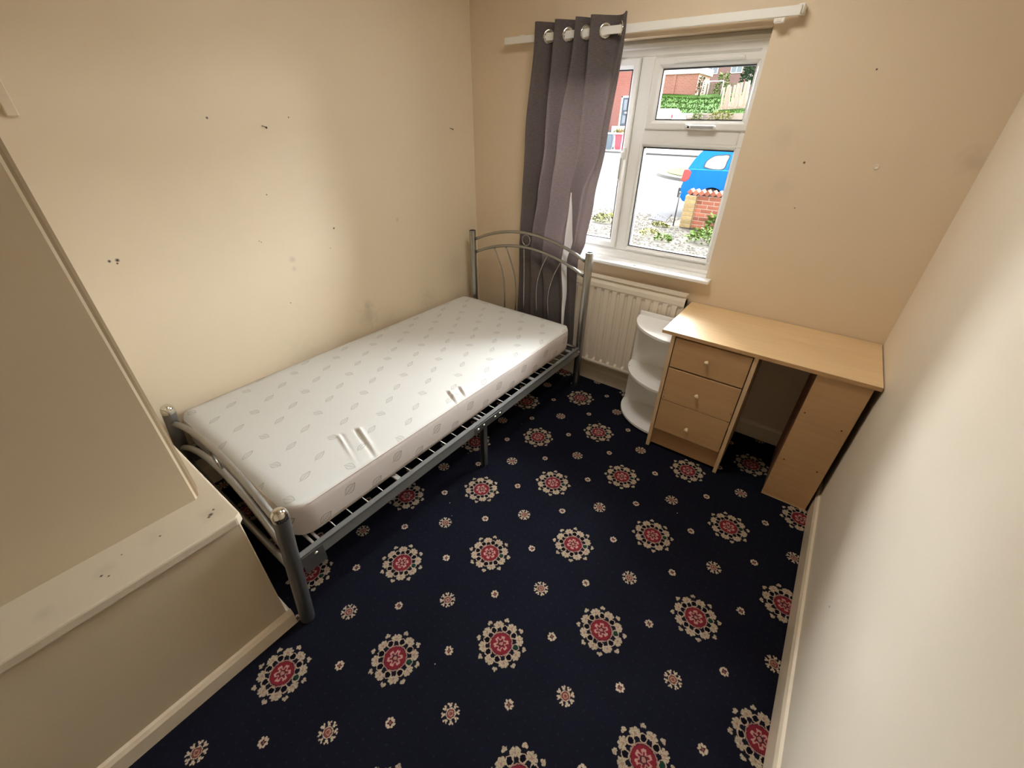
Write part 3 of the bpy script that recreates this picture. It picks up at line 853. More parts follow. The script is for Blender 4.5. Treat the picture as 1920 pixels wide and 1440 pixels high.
# ------------------------------------------------------------------ desk
DK = (2.08, -.24, 0)
desk = thing('desk', 'light beech laminate pedestal desk in the corner by the right wall', 'desk', DK)
DX0, DX1, DYF = 1.635, 2.5175, -.4818
bm = NB(); box(bm, (DX0, DYF, .7165), (DX1, -.004, .7345), .0012); top = obj('desktop', bm, M['desk'], desk)
bm = NB(); box(bm, (DX0, DYF - .0012, .717), (DX1, DYF, .734)); obj('front_edge_strip', bm, M['desk_d'], top)
bm = NB(); box(bm, (DX0 - .0012, DYF, .717), (DX0, -.004, .734)); obj('end_edge_strip', bm, mat('grey_worn_edge', (.16, .15, .13), .6), top)
PX, PXR, PY = 1.682, 2.077, -.4712
for x in (PX, PXR - .018):
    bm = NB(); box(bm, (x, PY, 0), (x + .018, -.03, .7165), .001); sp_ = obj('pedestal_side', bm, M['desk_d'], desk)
    bm = NB(); box(bm, (x, PY - .001, .002), (x + .018, PY, .716)); obj('edge_strip', bm, M['desk_e'], sp_)
bm = NB(); box(bm, (PX + .018, -.05, .06), (PXR - .018, -.03, .7165)); obj('back_board', bm, M['desk_d'], desk)
for z0, z1, kz in ((.541, .704, .624), (.337, .533, .428), (.137, .333, .209)):
    bm = NB(); box(bm, (PX + .0225, PY + .001, z0), (PXR - .0225, PY + .017, z1), .0012)
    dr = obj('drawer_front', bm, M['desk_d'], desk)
    bm = NB(); box(bm, (PX + .03, PY + .017, z0 + .02), (PXR - .03, -.08, z1 - .03)); obj('drawer_box', bm, M['red_brown'], dr)
    bm = NB(); lathe(bm, [(.006, .004), (.0055, -.008), (.0105, -.013), (.0115, -.018), (.0095, -.0225), (0, -.024)], (1.8735, PY, kz), 16, 'y'); obj('drawer_knob', bm, M['knob'], dr)
for x, z in ((PX + .027, .395), (PX + .027, .345), (PX + .033, .355), (PXR - .030, .385), (PXR - .030, .337)):
    bm = NB(); lathe(bm, [(.0022, 0), (.0022, -.0009), (0, -.0009)], (x, PY + .001, z), 8, 'y'); obj('screw_hole', bm, M['dark'], desk)
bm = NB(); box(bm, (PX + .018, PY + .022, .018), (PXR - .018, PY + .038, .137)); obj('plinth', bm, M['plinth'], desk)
LX0, LX1 = 2.302, 2.497
bm = NB(); box(bm, (LX0, PY, 0), (LX1, PY + .016, .7165), .001); lp = obj('leg_front_panel', bm, M['desk_d'], desk)
bm = NB(); box(bm, (LX0, PY - .0008, 0), (LX1, PY, .0045)); obj('edge_strip', bm, M['desk_e'], lp)
bm = NB(); box(bm, (LX0 + .002, PY + .016, 0), (LX0 + .018, -.04, .7165), .001); obj('leg_side_panel', bm, M['red_brown'], desk)
for x, z in ((2.3205, .520), (2.4687, .489), (2.3273, .245), (2.4644, .242)):
    bm = NB(); lathe(bm, [(.0032, 0), (.0032, -.001), (0, -.001)], (x, PY, z), 10, 'y'); obj('screw_hole', bm, M['dark'], desk)

# ------------------------------------------------------------------ half-round shelf unit
sh = thing('corner_shelf', 'white three-tier rounded shelf unit between radiator and desk', 'shelf', (1.55, -.22, 0))
SX, SYB, SA, SB = 1.680, -.118, .292, .268
def dshape(k=1.0, n=22):
    pts = [(SX - .0005, SYB)]
    for i in range(n + 1):
        a = PI - i / n * PI / 2
        pts.append((SX - .0005 + SA * k * math.cos(a), SYB - SB * k * math.sin(a)))
    return pts
for z in (.615, .306, .012):
    bm = NB(); prism(bm, dshape(), 'z', z, z + .015, .0012)
    s = obj('shelf_board', bm, M['white'], sh)
    bm = NB(); p_ = dshape()[1:]
    A = [bm.verts.new((x, y, z + .001)) for x, y in p_]; Bv = [bm.verts.new((x, y, z + .014)) for x, y in p_]
    p2 = [(SX + (x - SX) * 1.003, SYB + (y - SYB) * 1.003) for x, y in p_]
    A2 = [bm.verts.new((x, y, z + .001)) for x, y in p2]; B2 = [bm.verts.new((x, y, z + .014)) for x, y in p2]
    for k in range(len(p_) - 1):
        bm.faces.new((A2[k], A2[k + 1], B2[k + 1], B2[k])); bm.faces.new((B2[k], B2[k + 1], Bv[k + 1], Bv[k])); bm.faces.new((A2[k], A[k], A[k + 1], A2[k + 1]))
    obj('edge_strip', bm, M['white'], s)
bm = NB(); box(bm, (SX - SA, SYB, .0), (SX - .0005, SYB + .015, .652), .0012); obj('back_panel', bm, M['white'], sh)
bm = NB(); prism(bm, [(SYB, 0), (SYB - .16, 0), (SYB - .16, .615), (SYB, .615)], 'x', SX - .0155, SX - .0005); obj('side_panel', bm, M['white'], sh)
bm = NB(); lathe(bm, [(.003, 0), (.003, .001), (0, .001)], (1.412, SYB - .09, .321), 8); obj('screw_head', bm, M['dark'], sh)

# ------------------------------------------------------------------ small things on the walls
def nail(y, z, label, dx=.022, tip=(.004, -.006)):
    bm = NB()
    tube(bm, [(0, y, z), (dx * .5, y + tip[0] * .5, z + tip[1] * .4), (dx, y + tip[0], z + tip[1])], .0017, 8)
    lathe(bm, [(0, dx - .001), (.0042, dx - .001), (.0042, dx + .0012), (0, dx + .0012)], (0, y + tip[0], z + tip[1]), 10, 'x')
    tag(obj('wall_nail', bm, M['nail']), label, 'nail', 'nails in the left wall')
nail(-1.3985, 1.572, 'dark bent nail high in the middle of the left wall', .026)
nail(-.2260, 1.560, 'dark nail in the left wall close to the window corner', .022)
bm = NB(); lathe(bm, [(.010, 0), (.010, -.0025), (.0055, -.0035), (.0045, -.001), (0, -.001)], (2.2096, 0, 1.4602), 16, 'y')
tag(obj('wall_plug', bm, M['plug']), 'pale wall plug with a dark hole right of the window', 'wall plug')
bm = NB(); box(bm, (0, -2.170, 1.597), (.018, -2.140, CH), .003)
tag(obj('cable_trunking', bm, M['gloss']), 'cream vertical cable trunking on the left wall above the stair box', 'trunking')
bm = NB(); pts = [(1.262, -.030, .8825), (1.270, -.033, .8826), (1.276, -.028, .8826), (1.268, -.026, .8825)]
prism(bm, [(p[0], p[1]) for p in pts], 'z', .881, .8832); box(bm, (1.256, -.029, .881), (1.262, -.026, .8825))
tag(obj('plaster_crumb', bm, M['nail']), 'small dark crumb lying on the white window sill', 'debris')

# ================================================================== OUTDOORS
O = {}
O['asphalt'] = mat('pale_asphalt', (.030, .030, .0305), .95, spec=.04, var=.18, vscale=4, bump=.2, bscale=60)
O['gravel'] = mat('gravel', (.048, .044, .036), .95, spec=.04, var=.35, vscale=22, bump=.6, bscale=40)
O['pebble'] = mat('pebbles', (.06, .055, .048), .9, spec=.04, var=.45, vscale=6)
O['kerb'] = mat('concrete_kerb', (.11, .107, .10), .9, spec=.04, var=.12, vscale=5)
O['slabp'] = mat('grey_paving', (.022, .022, .024), .9, spec=.04, var=.12)
O['grass'] = mat('lawn_grass', (.017, .040, .005), .95, spec=.04, var=.45, vscale=2.2, bump=.6, bscale=9)
O['grass_y'] = mat('dry_grass', (.07, .075, .02), .9, spec=.04, var=.4, vscale=3)
O['leaf'] = mat('green_leaves', (.045, .075, .014), .7, spec=.04, var=.4, vscale=5, rand=.2)
O['leaf_y'] = mat('yellow_green_leaves', (.085, .088, .018), .7, spec=.04, var=.4, vscale=5, rand=.15)
O['leaf_d'] = mat('dark_green_leaves', (.02, .042, .02), .7, spec=.04, var=.4, vscale=5)
O['brick'] = mat('red_brick', (.25, .092, .062), .9, spec=.04, var=.25, vscale=30, rand=.28)
O['brick_p'] = mat('weathered_pillar_brick', (.27, .20, .10), .9, spec=.04, var=.3, vscale=25, rand=.2)
O['mortar'] = mat('lime_mortar', (.34, .29, .24), .95, spec=.04, var=.1)
O['hbrick'] = brick_wall_material('house_brickwork', (.30, .09, .065), (.26, .08, .06), (.27, .17, .14))
O['fbrick'] = brick_wall_material('far_brickwork', (.32, .145, .105), (.27, .12, .09), (.30, .22, .18), 2.0)
O['pbrick'] = brick_wall_material('far_house_brickwork', (.24, .13, .12), (.20, .11, .10), (.23, .16, .15), 2.0)
O['render'] = mat('white_render', (.6, .6, .6), .8)
O['tile'] = mat('grey_roof', (.06, .056, .056), .8, var=.2)
O['navy'] = mat('dark_blue_door', (.035, .05, .075), .4)
O['pane'] = mat('far_glazing', (.12, .15, .18), .1, spec=.8)
O['blue'] = mat('bright_blue_car_paint', (.0, .115, .40), .5, spec=.15)
O['silver'] = mat('pale_silver_car_paint', (.4, .41, .42), .3, coat=.5)
O['carglass'] = mat('car_window_glass', (.25, .30, .31), .06, spec=.9)
O['tyre'] = mat('tyre_rubber', (.02, .02, .02), .8)
O['hub'] = mat('alloy_hub', (.45, .45, .45), .3, metal=.8)
O['red'] = mat('red_tail_lamp', (.42, .03, .03), .25)
O['black'] = mat('black_plastic', (.02, .02, .022), .6)
O['bin_g'] = mat('blue_grey_bin_plastic', (.10, .145, .175), .55)
O['bin_r'] = mat('red_bin_plastic', (.42, .035, .06), .55)
O['fence'] = mat('weathered_fence_boards', (.36, .28, .22), .9, var=.25, vscale=9, rand=.15)
O['brown'] = mat('brown_fence_panel', (.16, .12, .085), .9, var=.3, vscale=6)
O['wmetal'] = mat('white_painted_metal', (.7, .7, .7), .5)
O['iron'] = mat('dark_iron', (.025, .025, .028), .6)
O['stone'] = mat('pale_walling_stone', (.32, .28, .24), .95, spec=.04, var=.2, rand=.25)
O['terra'] = mat('terracotta', (.36, .13, .07), .8)
O['bark'] = mat('bark', (.09, .065, .045), .9)
G0 = -.20

def sstruct(name, bm, m):
    return struct(name, bm, m)
# ground pieces
bm = NB(); box(bm, (-30, .32, -.5), (16, 7.75, G0)); sstruct('gravel_garden', bm, O['gravel'])
bm = NB(); box(bm, (-30, .30, -.5), (16, 2.0, G0 + .012)); sstruct('bounce_slab', bm, mat('pale_bounce_slab', (.24, .235, .22), .9, var=.1, spec=.05))  # unseen pale slab added to bounce daylight up to the window head
bm = NB(); box(bm, (-60, 7.75, -.5), (30, 28.4, G0 - .01)); sstruct('road', bm, O['asphalt'])
bm = NB(); box(bm, (-60, 28.4, -.5), (30, 28.6, G0 + .10), .02); sstruct('kerb', bm, O['kerb'])
bm = NB(); box(bm, (-60, 28.6, -.5), (30, 32.2, G0 + .08)); sstruct('pavement', bm, O['kerb'])
bm = NB(); prism(bm, [(32.2, -.5), (32.2, G0 + .08), (36.5, 1.18), (41.9, 1.24), (42.2, 1.24), (42.2, -.5)], 'x', -60, 30); sstruct('sloping_drive', bm, O['kerb'])
def rise(x, y):
    f = (y - 42.2) / 12.0
    return 2.35 + f * 1.95 + .08 * math.sin(x * .8 + y * .3) + .05 * math.sin(y * 1.9)
bm = NB(); gx, gyn = 64, 20
V_ = [[bm.verts.new((-34 + 58 * i / gx, 42.2 + 13 * j / gyn, rise(-34 + 58 * i / gx, 42.2 + 13 * j / gyn))) for j in range(gyn + 1)] for i in range(gx + 1)]
for i in range(gx):
    for j in range(gyn): bm.faces.new((V_[i][j], V_[i + 1][j], V_[i + 1][j + 1], V_[i][j + 1])).smooth = True
sstruct('grass_bank', bm, O['grass'])
bm = NB(); box(bm, (-60, 55.1, -.5), (30, 110, 4.25)); sstruct('upper_ground', bm, O['grass'])
bm = NB()
for k in range(5200):
    x = random.uniform(-18.5, -6.5); y = random.uniform(42.5, 52.2); z = rise(x, y)
    if x > -9.75 and y > 43.5: continue
    a = random.uniform(0, PI); h = random.uniform(.07, .17); w = random.uniform(.03, .06)
    d = Vector((math.cos(a) * w, math.sin(a) * w, 0)); t_ = Vector((random.uniform(-.06, .06), random.uniform(-.06, .06), h))
    p = Vector((x, y, z - .01)); bm.faces.new([bm.verts.new(q) for q in (p - d, p + d, p + t_)])
gt = obj('grass_tufts', bm, O['grass'], recalc=False); gt['kind'] = 'stuff'; tag(gt, 'short green grass blades on the bank across the road', 'grass')
# pebbles over the garden bed in view
bm = NB()
for k in range(3600):
    y = 4.6 + 3.1 * random.random(); x = random.uniform(-2.6, 1.2); s = random.uniform(.012, .032)
    if y > 6.55 and x > -.65 or any((x - q[0]) ** 2 + (y - q[1]) ** 2 < q[2] for q in ((.36, 6.45, .09), (.4, 5.75, .17), (-.25, 5.35, .05), (-1.72, 6.25, .2), (-.72, 6.55, .06), (-.62, 5.65, .06))): continue
    c = Vector((x, y, G0 + s * .2)); sx, sy, sz = s * random.uniform(.7, 1.3), s * random.uniform(.7, 1.3), s * random.uniform(.4, .8)
    vv = [bm.verts.new(c + Vector(q)) for q in ((sx, 0, 0), (0, sy, 0), (-sx, 0, 0), (0, -sy, 0), (0, 0, sz))]
    for q in ((0, 1, 4), (1, 2, 4), (2, 3, 4), (3, 0, 4)): bm.faces.new([vv[i] for i in q])
pb = obj('pebbles', bm, O['pebble'], recalc=False); pb['kind'] = 'stuff'; tag(pb, 'loose pale pebbles over the front garden bed', 'gravel')

def leafy(bm, c, rx, ry, h, n, size, up=.5):
    for k in range(n):
        a = random.uniform(0, 2 * PI); r = math.sqrt(random.random()); q = random.random()
        p = Vector((c[0] + rx * r * math.cos(a) * (1 - .45 * q), c[1] + ry * r * math.sin(a) * (1 - .45 * q), c[2] + h * q))
        d = Vector((math.cos(a) + random.uniform(-.6, .6), math.sin(a) + random.uniform(-.6, .6), random.uniform(-.2, 1) * up * 2)).normalized() * size * random.uniform(.6, 1.3)
        s = d.cross(Vector((random.uniform(-1, 1), random.uniform(-1, 1), random.uniform(-1, 1)))).normalized() * size * random.uniform(.2, .38)
        bm.faces.new([bm.verts.new(v) for v in (p, p + d * .5 + s, p + d, p + d * .5 - s)])
def plant(name, label, cat_, c, rx, ry, h, n, size, m, stems=5, group=None):
    t = thing(name, label, cat_, c, group)
    bm = NB(); leafy(bm, (c[0], c[1], c[2] + h * .12), rx, ry, h * .88, n, size); f = obj('foliage', bm, m, t, recalc=False); f['kind'] = 'stuff'
    bm = NB()
    for k in range(stems):
        a = 2 * PI * k / stems; tube(bm, [(c[0] + rx * .1 * math.cos(a), c[1] + ry * .1 * math.sin(a), c[2] - .02), (c[0] + rx * .5 * math.cos(a), c[1] + ry * .5 * math.sin(a), c[2] + h * .75)], max(.004, h * .012), 5)
    s = obj('stems', bm, O['bark'], t); s['kind'] = 'stuff'
    return t
plant('leafy_weed', 'tall leafy green weed growing against the front brick wall', 'plant', (.36, 6.45, G0), .20, .18, .34, 170, .085, O['leaf'])
plant('leafy_weed', 'green weed patch in the gravel at the lower right window corner', 'plant', (.40, 5.75, G0), .36, .35, .20, 330, .07, O['leaf'])
plant('leafy_weed', 'small bright green weed low in the gravel before the middle of the window', 'plant', (-.25, 5.35, G0), .16, .13, .11, 90, .06, O['leaf'])
plant('leafy_weed', 'yellow green weeds at the left edge of the gravel beside the curtain', 'plant', (-1.72, 6.25, G0), .42, .32, .14, 300, .07, O['leaf_y'])
plant('moss_cushion', 'low yellow moss cushion on the gravel left of the brick pillar', 'moss', (-.72, 6.55, G0), .20, .12, .06, 150, .05, O['leaf_y'], 3)
plant('leafy_weed', 'thin pale weed at the left pane bottom by the mullion', 'plant', (-.62, 5.65, G0), .20, .16, .10, 90, .05, O['leaf_y'])
bm = NB(); prism(bm, [(-1.20, 7.12), (-.78, 7.02), (-.96, 8.0), (-1.36, 8.05)], 'z', G0 - .01, G0 + .014, .004); tag(obj('paving_slab', bm, O['slabp']), 'grey paving slab lying at the edge of the road', 'paving slab')

# ---- front brick wall: each brick a part
bw = thing('garden_wall', 'low red brick garden wall with a zigzag brick coping and end pillar', 'wall', (.4, 6.86, G0))
BL, BH, BD, J = .211, .063, .10, .014
def brick_mesh(lx, ly, lz):
    bm = NB(); box(bm, (-lx / 2, -ly / 2, -lz / 2), (lx / 2, ly / 2, lz / 2), .004)
    me = bpy.data.meshes.new('brick'); bm.to_mesh(me); bm.free(); return me
me_full = brick_mesh(BL, BD, BH); me_full.materials.append(O['brick'])
me_half = brick_mesh(BD + .002, BD, BH); me_half.materials.append(O['brick'])
me_pil = brick_mesh(BL, BL, BH); me_pil.materials.append(O['brick_p'])
def brick(me, x, y, z, rot=(0, 0, 0), par=bw):
    o = bpy.data.objects.new('brick', me); COL.objects.link(o); o.parent = par
    o.location = Vector((x, y, z)) - ORG[par.name]; o.rotation_euler = rot
    return o
X0, X1 = -.18, 1.60
bm = NB(); box(bm, (X0 - .02, 6.818, G0 - .02), (X1, 6.902, .405)); box(bm, (-.388, 6.765, G0 - .02), (-.20, 6.955, .405)); obj('mortar', bm, O['mortar'], bw)
for c in range(8):
    z = G0 + .0375 + c * .075
    x = X0 + (0 if c % 2 else -BL / 2 - J / 2 + .1125)
    if c % 2 == 0: brick(me_half, X0 + .051, 6.86 + random.uniform(-.002, .002), z); x = X0 + .112
    while x + BL < X1 + .01:
        brick(me_full, x + BL / 2, 6.86 + random.uniform(-.003, .003), z); x += BL + J
    brick(me_pil, -.294, 6.86, z, (0, 0, PI / 2 * (c % 2)))
me_cop = brick_mesh(.085, .20, .085); me_cop.materials.append(O['brick'])
x = -.33
while x < X1:
    brick(me_cop, x, 6.86, .405 + .055, (0, PI / 4, 0)); x += .108
bm = NB(); tube(bm, [(-.535, 6.80, G0 - .02), (-.535, 6.80, .42)], .014, 8); lathe(bm, [(.02, 0), (.022, .01), (.012, .03), (0, .034)], (-.535, 6.80, .42), 10)
tag(obj('gate_post', bm, O['iron']), 'thin dark iron gate post left of the brick pillar', 'post')

# ---- cars
def car(label, loc, rz, paint, name='parked_car'):
    r = thing(name, label, 'car', loc)
    R = Matrix.Rotation(rz, 4, 'Z'); T = Matrix.Translation(Vector(loc)) @ R
    def put(nm, bm, m, par=r, sm=None):
        bmesh.ops.transform(bm, matrix=T, verts=bm.verts); o = obj(nm, bm, m, par)
        return auto_smooth(o, sm) if sm else o
    Wd, Lg = 1.62, 3.75
    def arch(cx, rad=.335, n=12): return [(cx + rad * math.cos(a), .30 + rad * math.sin(a)) for a in [PI * 1.05 * k / n - .08 for k in range(n + 1)]]
    low = [(.10, .30), (.02, .38), (.0, .60), (.05, .80), (.07, .93), (.12, .965)]
    prof = low + [(1.2, .985), (2.55, .985), (3.30, .90), (3.62, .76), (3.73, .58), (3.72, .36), (3.62, .24)]
    prof += [(3.30, .24)] + arch(2.98) + [(2.5, .24), (1.2, .24)] + arch(.66) + [(.30, .28)]
    t_ = bmesh.new(); A = None
    sect = [(0.0, .965), (.03, .992), (.10, 1.0), (Wd - .10, 1.0), (Wd - .03, .992), (Wd, .965)]
    loops = []
    for y, s in sect:
        loops.append([t_.verts.new((1.87 + (px - 1.87) * s, y, .62 + (pz - .62) * s)) for px, pz in prof])
    n = len(prof)
    for a, b in zip(loops, loops[1:]):
        for k in range(n): t_.faces.new((a[k], a[(k + 1) % n], b[(k + 1) % n], b[k]))
    t_.faces.new(loops[0]); t_.faces.new(loops[-1][::-1])
    bmesh.ops.recalc_face_normals(t_, faces=t_.faces)
    bm = NB(); merge(bm, t_); put('body', bm, paint, sm=32)
    cab = [(.07, .93), (.15, 1.12), (.255, 1.285), (.33, 1.335), (1.1, 1.385), (1.75, 1.36), (2.05, 1.30), (2.72, .96)]
    t_ = bmesh.new(); loops = []
    def inset(z): return .015 + .17 * max(0, z - .93) / .45
    for side in (0, 1):
        loops.append([t_.verts.new((px, inset(pz) if side == 0 else Wd - inset(pz), pz)) for px, pz in cab])
    for k in range(len(cab) - 1): t_.faces.new((loops[0][k], loops[0][k + 1], loops[1][k + 1], loops[1][k]))
    t_.faces.new(loops[0]); t_.faces.new(loops[1][::-1])
    bmesh.ops.recalc_face_normals(t_, faces=t_.faces)
    bmesh.ops.bevel(t_, geom=list(t_.edges), offset=.018, segments=2, affect='EDGES')
    bm = NB(); merge(bm, t_); put('cabin', bm, paint, sm=35)
    def side_win(poly, nm, seal=True):
        for side in (0, 1):
            def P(x, z, e): y = inset(z) - e; return (x, y if side == 0 else Wd - y, z)
            cx = sum(p[0] for p in poly) / len(poly); cz = sum(p[1] for p in poly) / len(poly)
            pts = [(p.x, p.y) for p in cat([Vector((*p, 0)) for p in poly + [poly[0]]], 4)][:-1]
            bm = NB(); A = [bm.verts.new(P(x, z, -.01)) for x, z in pts]; Bq = [bm.verts.new(P(cx + (x - cx) * 1.0, cz + (z - cz) * 1.0, .006)) for x, z in pts]
            for k in range(len(pts)): bm.faces.new((A[k], A[(k + 1) % len(pts)], Bq[(k + 1) % len(pts)], Bq[k]))
            bm.faces.new(Bq); s = put('window_seal', bm, O['black'])
            bm = NB(); bm.faces.new([bm.verts.new(P(cx + (x - cx) * .90, cz + (z - cz) * .86, .0075)) for x, z in pts]); put('side_window', bm, O['carglass'], s)
    side_win([(.40, 1.00), (.42, 1.12), (.55, 1.225), (.70, 1.25), (.86, 1.255), (.85, 1.13), (.82, .985), (.60, .965)], 'q')
    side_win([(.98, .98), (1.02, 1.25), (1.35, 1.275), (1.72, 1.265), (1.95, 1.21), (2.36, .985), (1.65, .965)], 'd')
    for side in (0, 1):
        y = -.002 if side == 0 else Wd + .002
        bm = NB(); tube(bm, [(.93, inset(1.3) - .002 if side == 0 else Wd - inset(1.3) + .002, 1.30), (.90, (inset(.95) - .003) if side == 0 else Wd - inset(.95) + .003, .95), (.93, y, .80), (.95, y, .55), (.98, y, .32)], .006, 5)
        put('door_gap', bm, O['black'])
        bm = NB(); box(bm, (1.0, y - .02 if side == 0 else y - .01, .82), (1.16, y + .01 if side == 0 else y + .02, .855), .008); put('door_handle', bm, paint)
        bm = NB()
        yy = (-.006, .10) if side == 0 else (Wd - .10, Wd + .006)
        prism(bm, [(-.012, .72), (.015, .94), (.10, .955), (.19, .90), (.165, .76), (.09, .70)], 'y', yy[0], yy[1], .008); put('tail_lamp', bm, O['red'])
        bm = NB(); prism(bm, [(3.45, .70), (3.40, .80), (3.55, .80), (3.70, .72), (3.73, .62)], 'y', yy[0] + .02, yy[1] + .02, .008); put('headlamp', bm, O['wmetal'])
    bm = NB(); prism(bm, [(.10, .975), (.165, 1.12), (.26, 1.27), (.245, 1.28), (.145, 1.13), (.08, .98)], 'y', .20, Wd - .20, .003); put('rear_window', bm, O['carglass'])
    bm = NB(); box(bm, (-.045, .04, .36), (.06, Wd - .04, .58), .03, 2); put('bumper', bm, O['black'] if paint is O['blue'] else paint)
    bm = NB(); box(bm, (-.052, Wd / 2 - .26, .62 if paint is not O['blue'] else .44), (-.01, Wd / 2 + .26, .73 if paint is not O['blue'] else .55), .004); put('number_plate', bm, O['wmetal'])
    bm = NB(); prism(bm, [(2.06, 1.29), (2.70, .975), (2.72, .985), (2.08, 1.305)], 'y', .20, Wd - .20, .003); put('windscreen', bm, O['carglass'])
    for cx in (.66, 2.98):
        for side in (0, 1):
            y = .10 if side == 0 else Wd - .10
            bm = NB(); lathe(bm, [(.18, -.09), (.28, -.10), (.30, -.08), (.30, .08), (.28, .10), (.18, .09)], (cx, y, .30), 24, 'y'); w = put('wheel', bm, O['tyre'], sm=40)
            bm = NB(); e = -.085 if side == 0 else .085; lathe(bm, [(.185, e), (.17, e * .8), (.06, e * .9), (0, e)], (cx, y, .30), 16, 'y'); put('hubcap', bm, O['hub'], w)
    return r
car('bright blue three door hatchback parked behind the front brick wall', (-.93, 8.05, G0), 0, O['blue'])
car('pale silver car at the foot of the grass bank across the road', (-11.40, 37.7, 1.235), PI / 2, O['silver'])

# ---- grass island in the road with a kerb
isl = [(-4.55, 16.9), (-4.2, 16.05), (-3.3, 15.15), (-1.8, 14.4), (.5, 14.0), (3.5, 14.0), (6, 14.6), (6, 18.6), (3, 19.6), (0, 20.0), (-2.6, 19.9), (-4.2, 19.3), (-4.75, 18.2)]
ip = [(p.x, p.y) for p in cat([Vector((*p, 0)) for p in isl + [isl[0]]], 5)][:-1]
ti = thing('traffic_island', 'kerbed grass island in the road behind the blue car', 'traffic island', (.5, 17, G0))
bm = NB(); prism(bm, ip, 'z', G0 - .05, G0 + .10, .02); obj('kerb_ring', bm, O['kerb'], ti)
cxm, cym = .6, 17
bm = NB(); prism(bm, [(cxm + (x - cxm) * .93, cym + (y - cym) * .90) for x, y in ip], 'z', G0 + .05, G0 + .13, .015)
obj('turf', bm, mat('island_turf', (.022, .034, .006), .95, spec=.04, var=.4, vscale=2, bump=.5, bscale=12), ti)

# ---- wheelie bins
def wheelie(x, y, label, m):
    t = thing('wheelie_bin', label, 'bin', (x, y, G0 + .08), 'wheelie bins across the road'); z0 = G0 + .08
    bm = NB(); A = [(-.21, -.24), (.21, -.24), (.21, .24), (-.21, .24)]; Bq = [(-.27, -.32), (.27, -.32), (.27, .32), (-.27, .32)]
    va = [bm.verts.new((x + a, y + b, z0 + .03)) for a, b in A]; vb = [bm.verts.new((x + a, y + b, z0 + .96)) for a, b in Bq]
    bm.faces.new(va[::-1]); bm.faces.new(vb)
    for k in range(4): bm.faces.new((va[k], va[(k + 1) % 4], vb[(k + 1) % 4], vb[k]))
    bmesh.ops.bevel(bm, geom=list(bm.edges), offset=.025, segments=2, affect='EDGES'); bd = obj('bin_body', bm, m, t)
    bm = NB(); prism(bm, [(y - .36, z0 + .955), (y - .36, z0 + 1.0), (y - .1, z0 + 1.065), (y + .3, z0 + 1.075), (y + .36, z0 + 1.04), (y + .36, z0 + .955)], 'x', x - .29, x + .29, .015, 2); obj('lid', bm, m, t)
    bm = NB(); tube(bm, [(x - .25, y + .38, z0 + 1.0), (x + .25, y + .38, z0 + 1.0)], .016, 8); obj('handle', bm, O['black'], t)
    for s in (-1, 1):
        bm = NB(); lathe(bm, [(0, -.025), (.09, -.025), (.10, 0), (.09, .025), (0, .025)], (x + s * .23, y + .20, z0 + .10), 14, 'x'); obj('wheel', bm, O['tyre'], t)
    return t, bd
bg1, bd1 = wheelie(-13.95, 30.4, 'blue grey wheelie bin with a white number, next to the curtain edge', O['bin_g'])
bg2, _ = wheelie(-13.22, 30.4, 'blue grey wheelie bin in the middle, without a number', O['bin_g'])
wheelie(-12.48, 30.4, 'red wheelie bin at the right end of the three', O['bin_r'])
fc = bpy.data.curves.new('num', 'FONT'); fc.body = '43'; fc.size = .40; fc.extrude = .004; fc.align_x = 'CENTER'
fo = bpy.data.objects.new('num', fc); COL.objects.link(fo)
bpy.context.view_layer.update()
me = bpy.data.meshes.new_from_object(fo.evaluated_get(bpy.context.evaluated_depsgraph_get()))
bpy.data.objects.remove(fo)
bm = NB(); bm.from_mesh(me)
bmesh.ops.transform(bm, matrix=Matrix.Translation((-13.93, 30.4 - .305, G0 + .08 + .58)) @ Matrix.Rotation(math.radians(86.5), 4, 'X'), verts=bm.verts)
obj('house_number', bm, O['wmetal'], bd1)

# ---- brick house on the left with its door
ho = thing('brick_house', 'red brick house with a dark glazed door across the road', 'house', (-17, 38, 1.2))
bm = NB(); box(bm, (-25, 36, .5), (-14.03, 40, 6.6)); obj('walls', bm, O['hbrick'], ho)
bm = NB(); prism(bm, [(35.6, 6.55), (38, 8.6), (40.4, 6.55)], 'x', -25.3, -13.8); obj('roof', bm, O['tile'], ho)
bm = NB(); box(bm, (-15.25, 35.90, 1.33), (-15.13, 36.02, 3.42)); box(bm, (-14.22, 35.90, 1.33), (-14.10, 36.02, 3.42)); box(bm, (-15.25, 35.90, 3.30), (-14.10, 36.02, 3.42)); obj('door_frame', bm, O['wmetal'], ho)
bm = NB(); box(bm, (-15.13, 35.95, 1.36), (-14.22, 36.01, 3.30)); dd = obj('door', bm, O['navy'], ho)
for x0, z0, x1, z1 in ((-15.0, 2.45, -14.72, 3.18), (-14.63, 2.45, -14.35, 3.18), (-15.0, 1.52, -14.72, 2.10), (-14.63, 1.52, -14.35, 2.10)):
    bm = NB(); box(bm, (x0, 35.935, z0), (x1, 35.955, z1), .01); obj('door_pane', bm, O['pane'], dd)
bm = NB(); box(bm, (-14.85, 35.92, 2.22), (-14.48, 35.96, 2.33), .008); obj('letter_plate', bm, O['wmetal'], dd)
bm = NB(); box(bm, (-15.5, 35.2, .5), (-13.9, 36.0, 1.33), .02); obj('door_step', bm, O['render'], ho)
bm = NB(); box(bm, (-22.2, 35.92, 2.2), (-20.2, 36.02, 3.5)); wf_ = obj('window', bm, O['wmetal'], ho)
for x in (-22.1, -21.13):
    bm = NB(); box(bm, (x, 35.90, 2.3), (x + .83, 35.93, 3.4)); obj('pane', bm, O['pane'], wf_)
plant('garden_shrub', 'tall straggly shrub growing up the brick house wall', 'shrub', (-16.45, 34.9, .65), .55, .4, 2.1, 420, .17, O['leaf'])
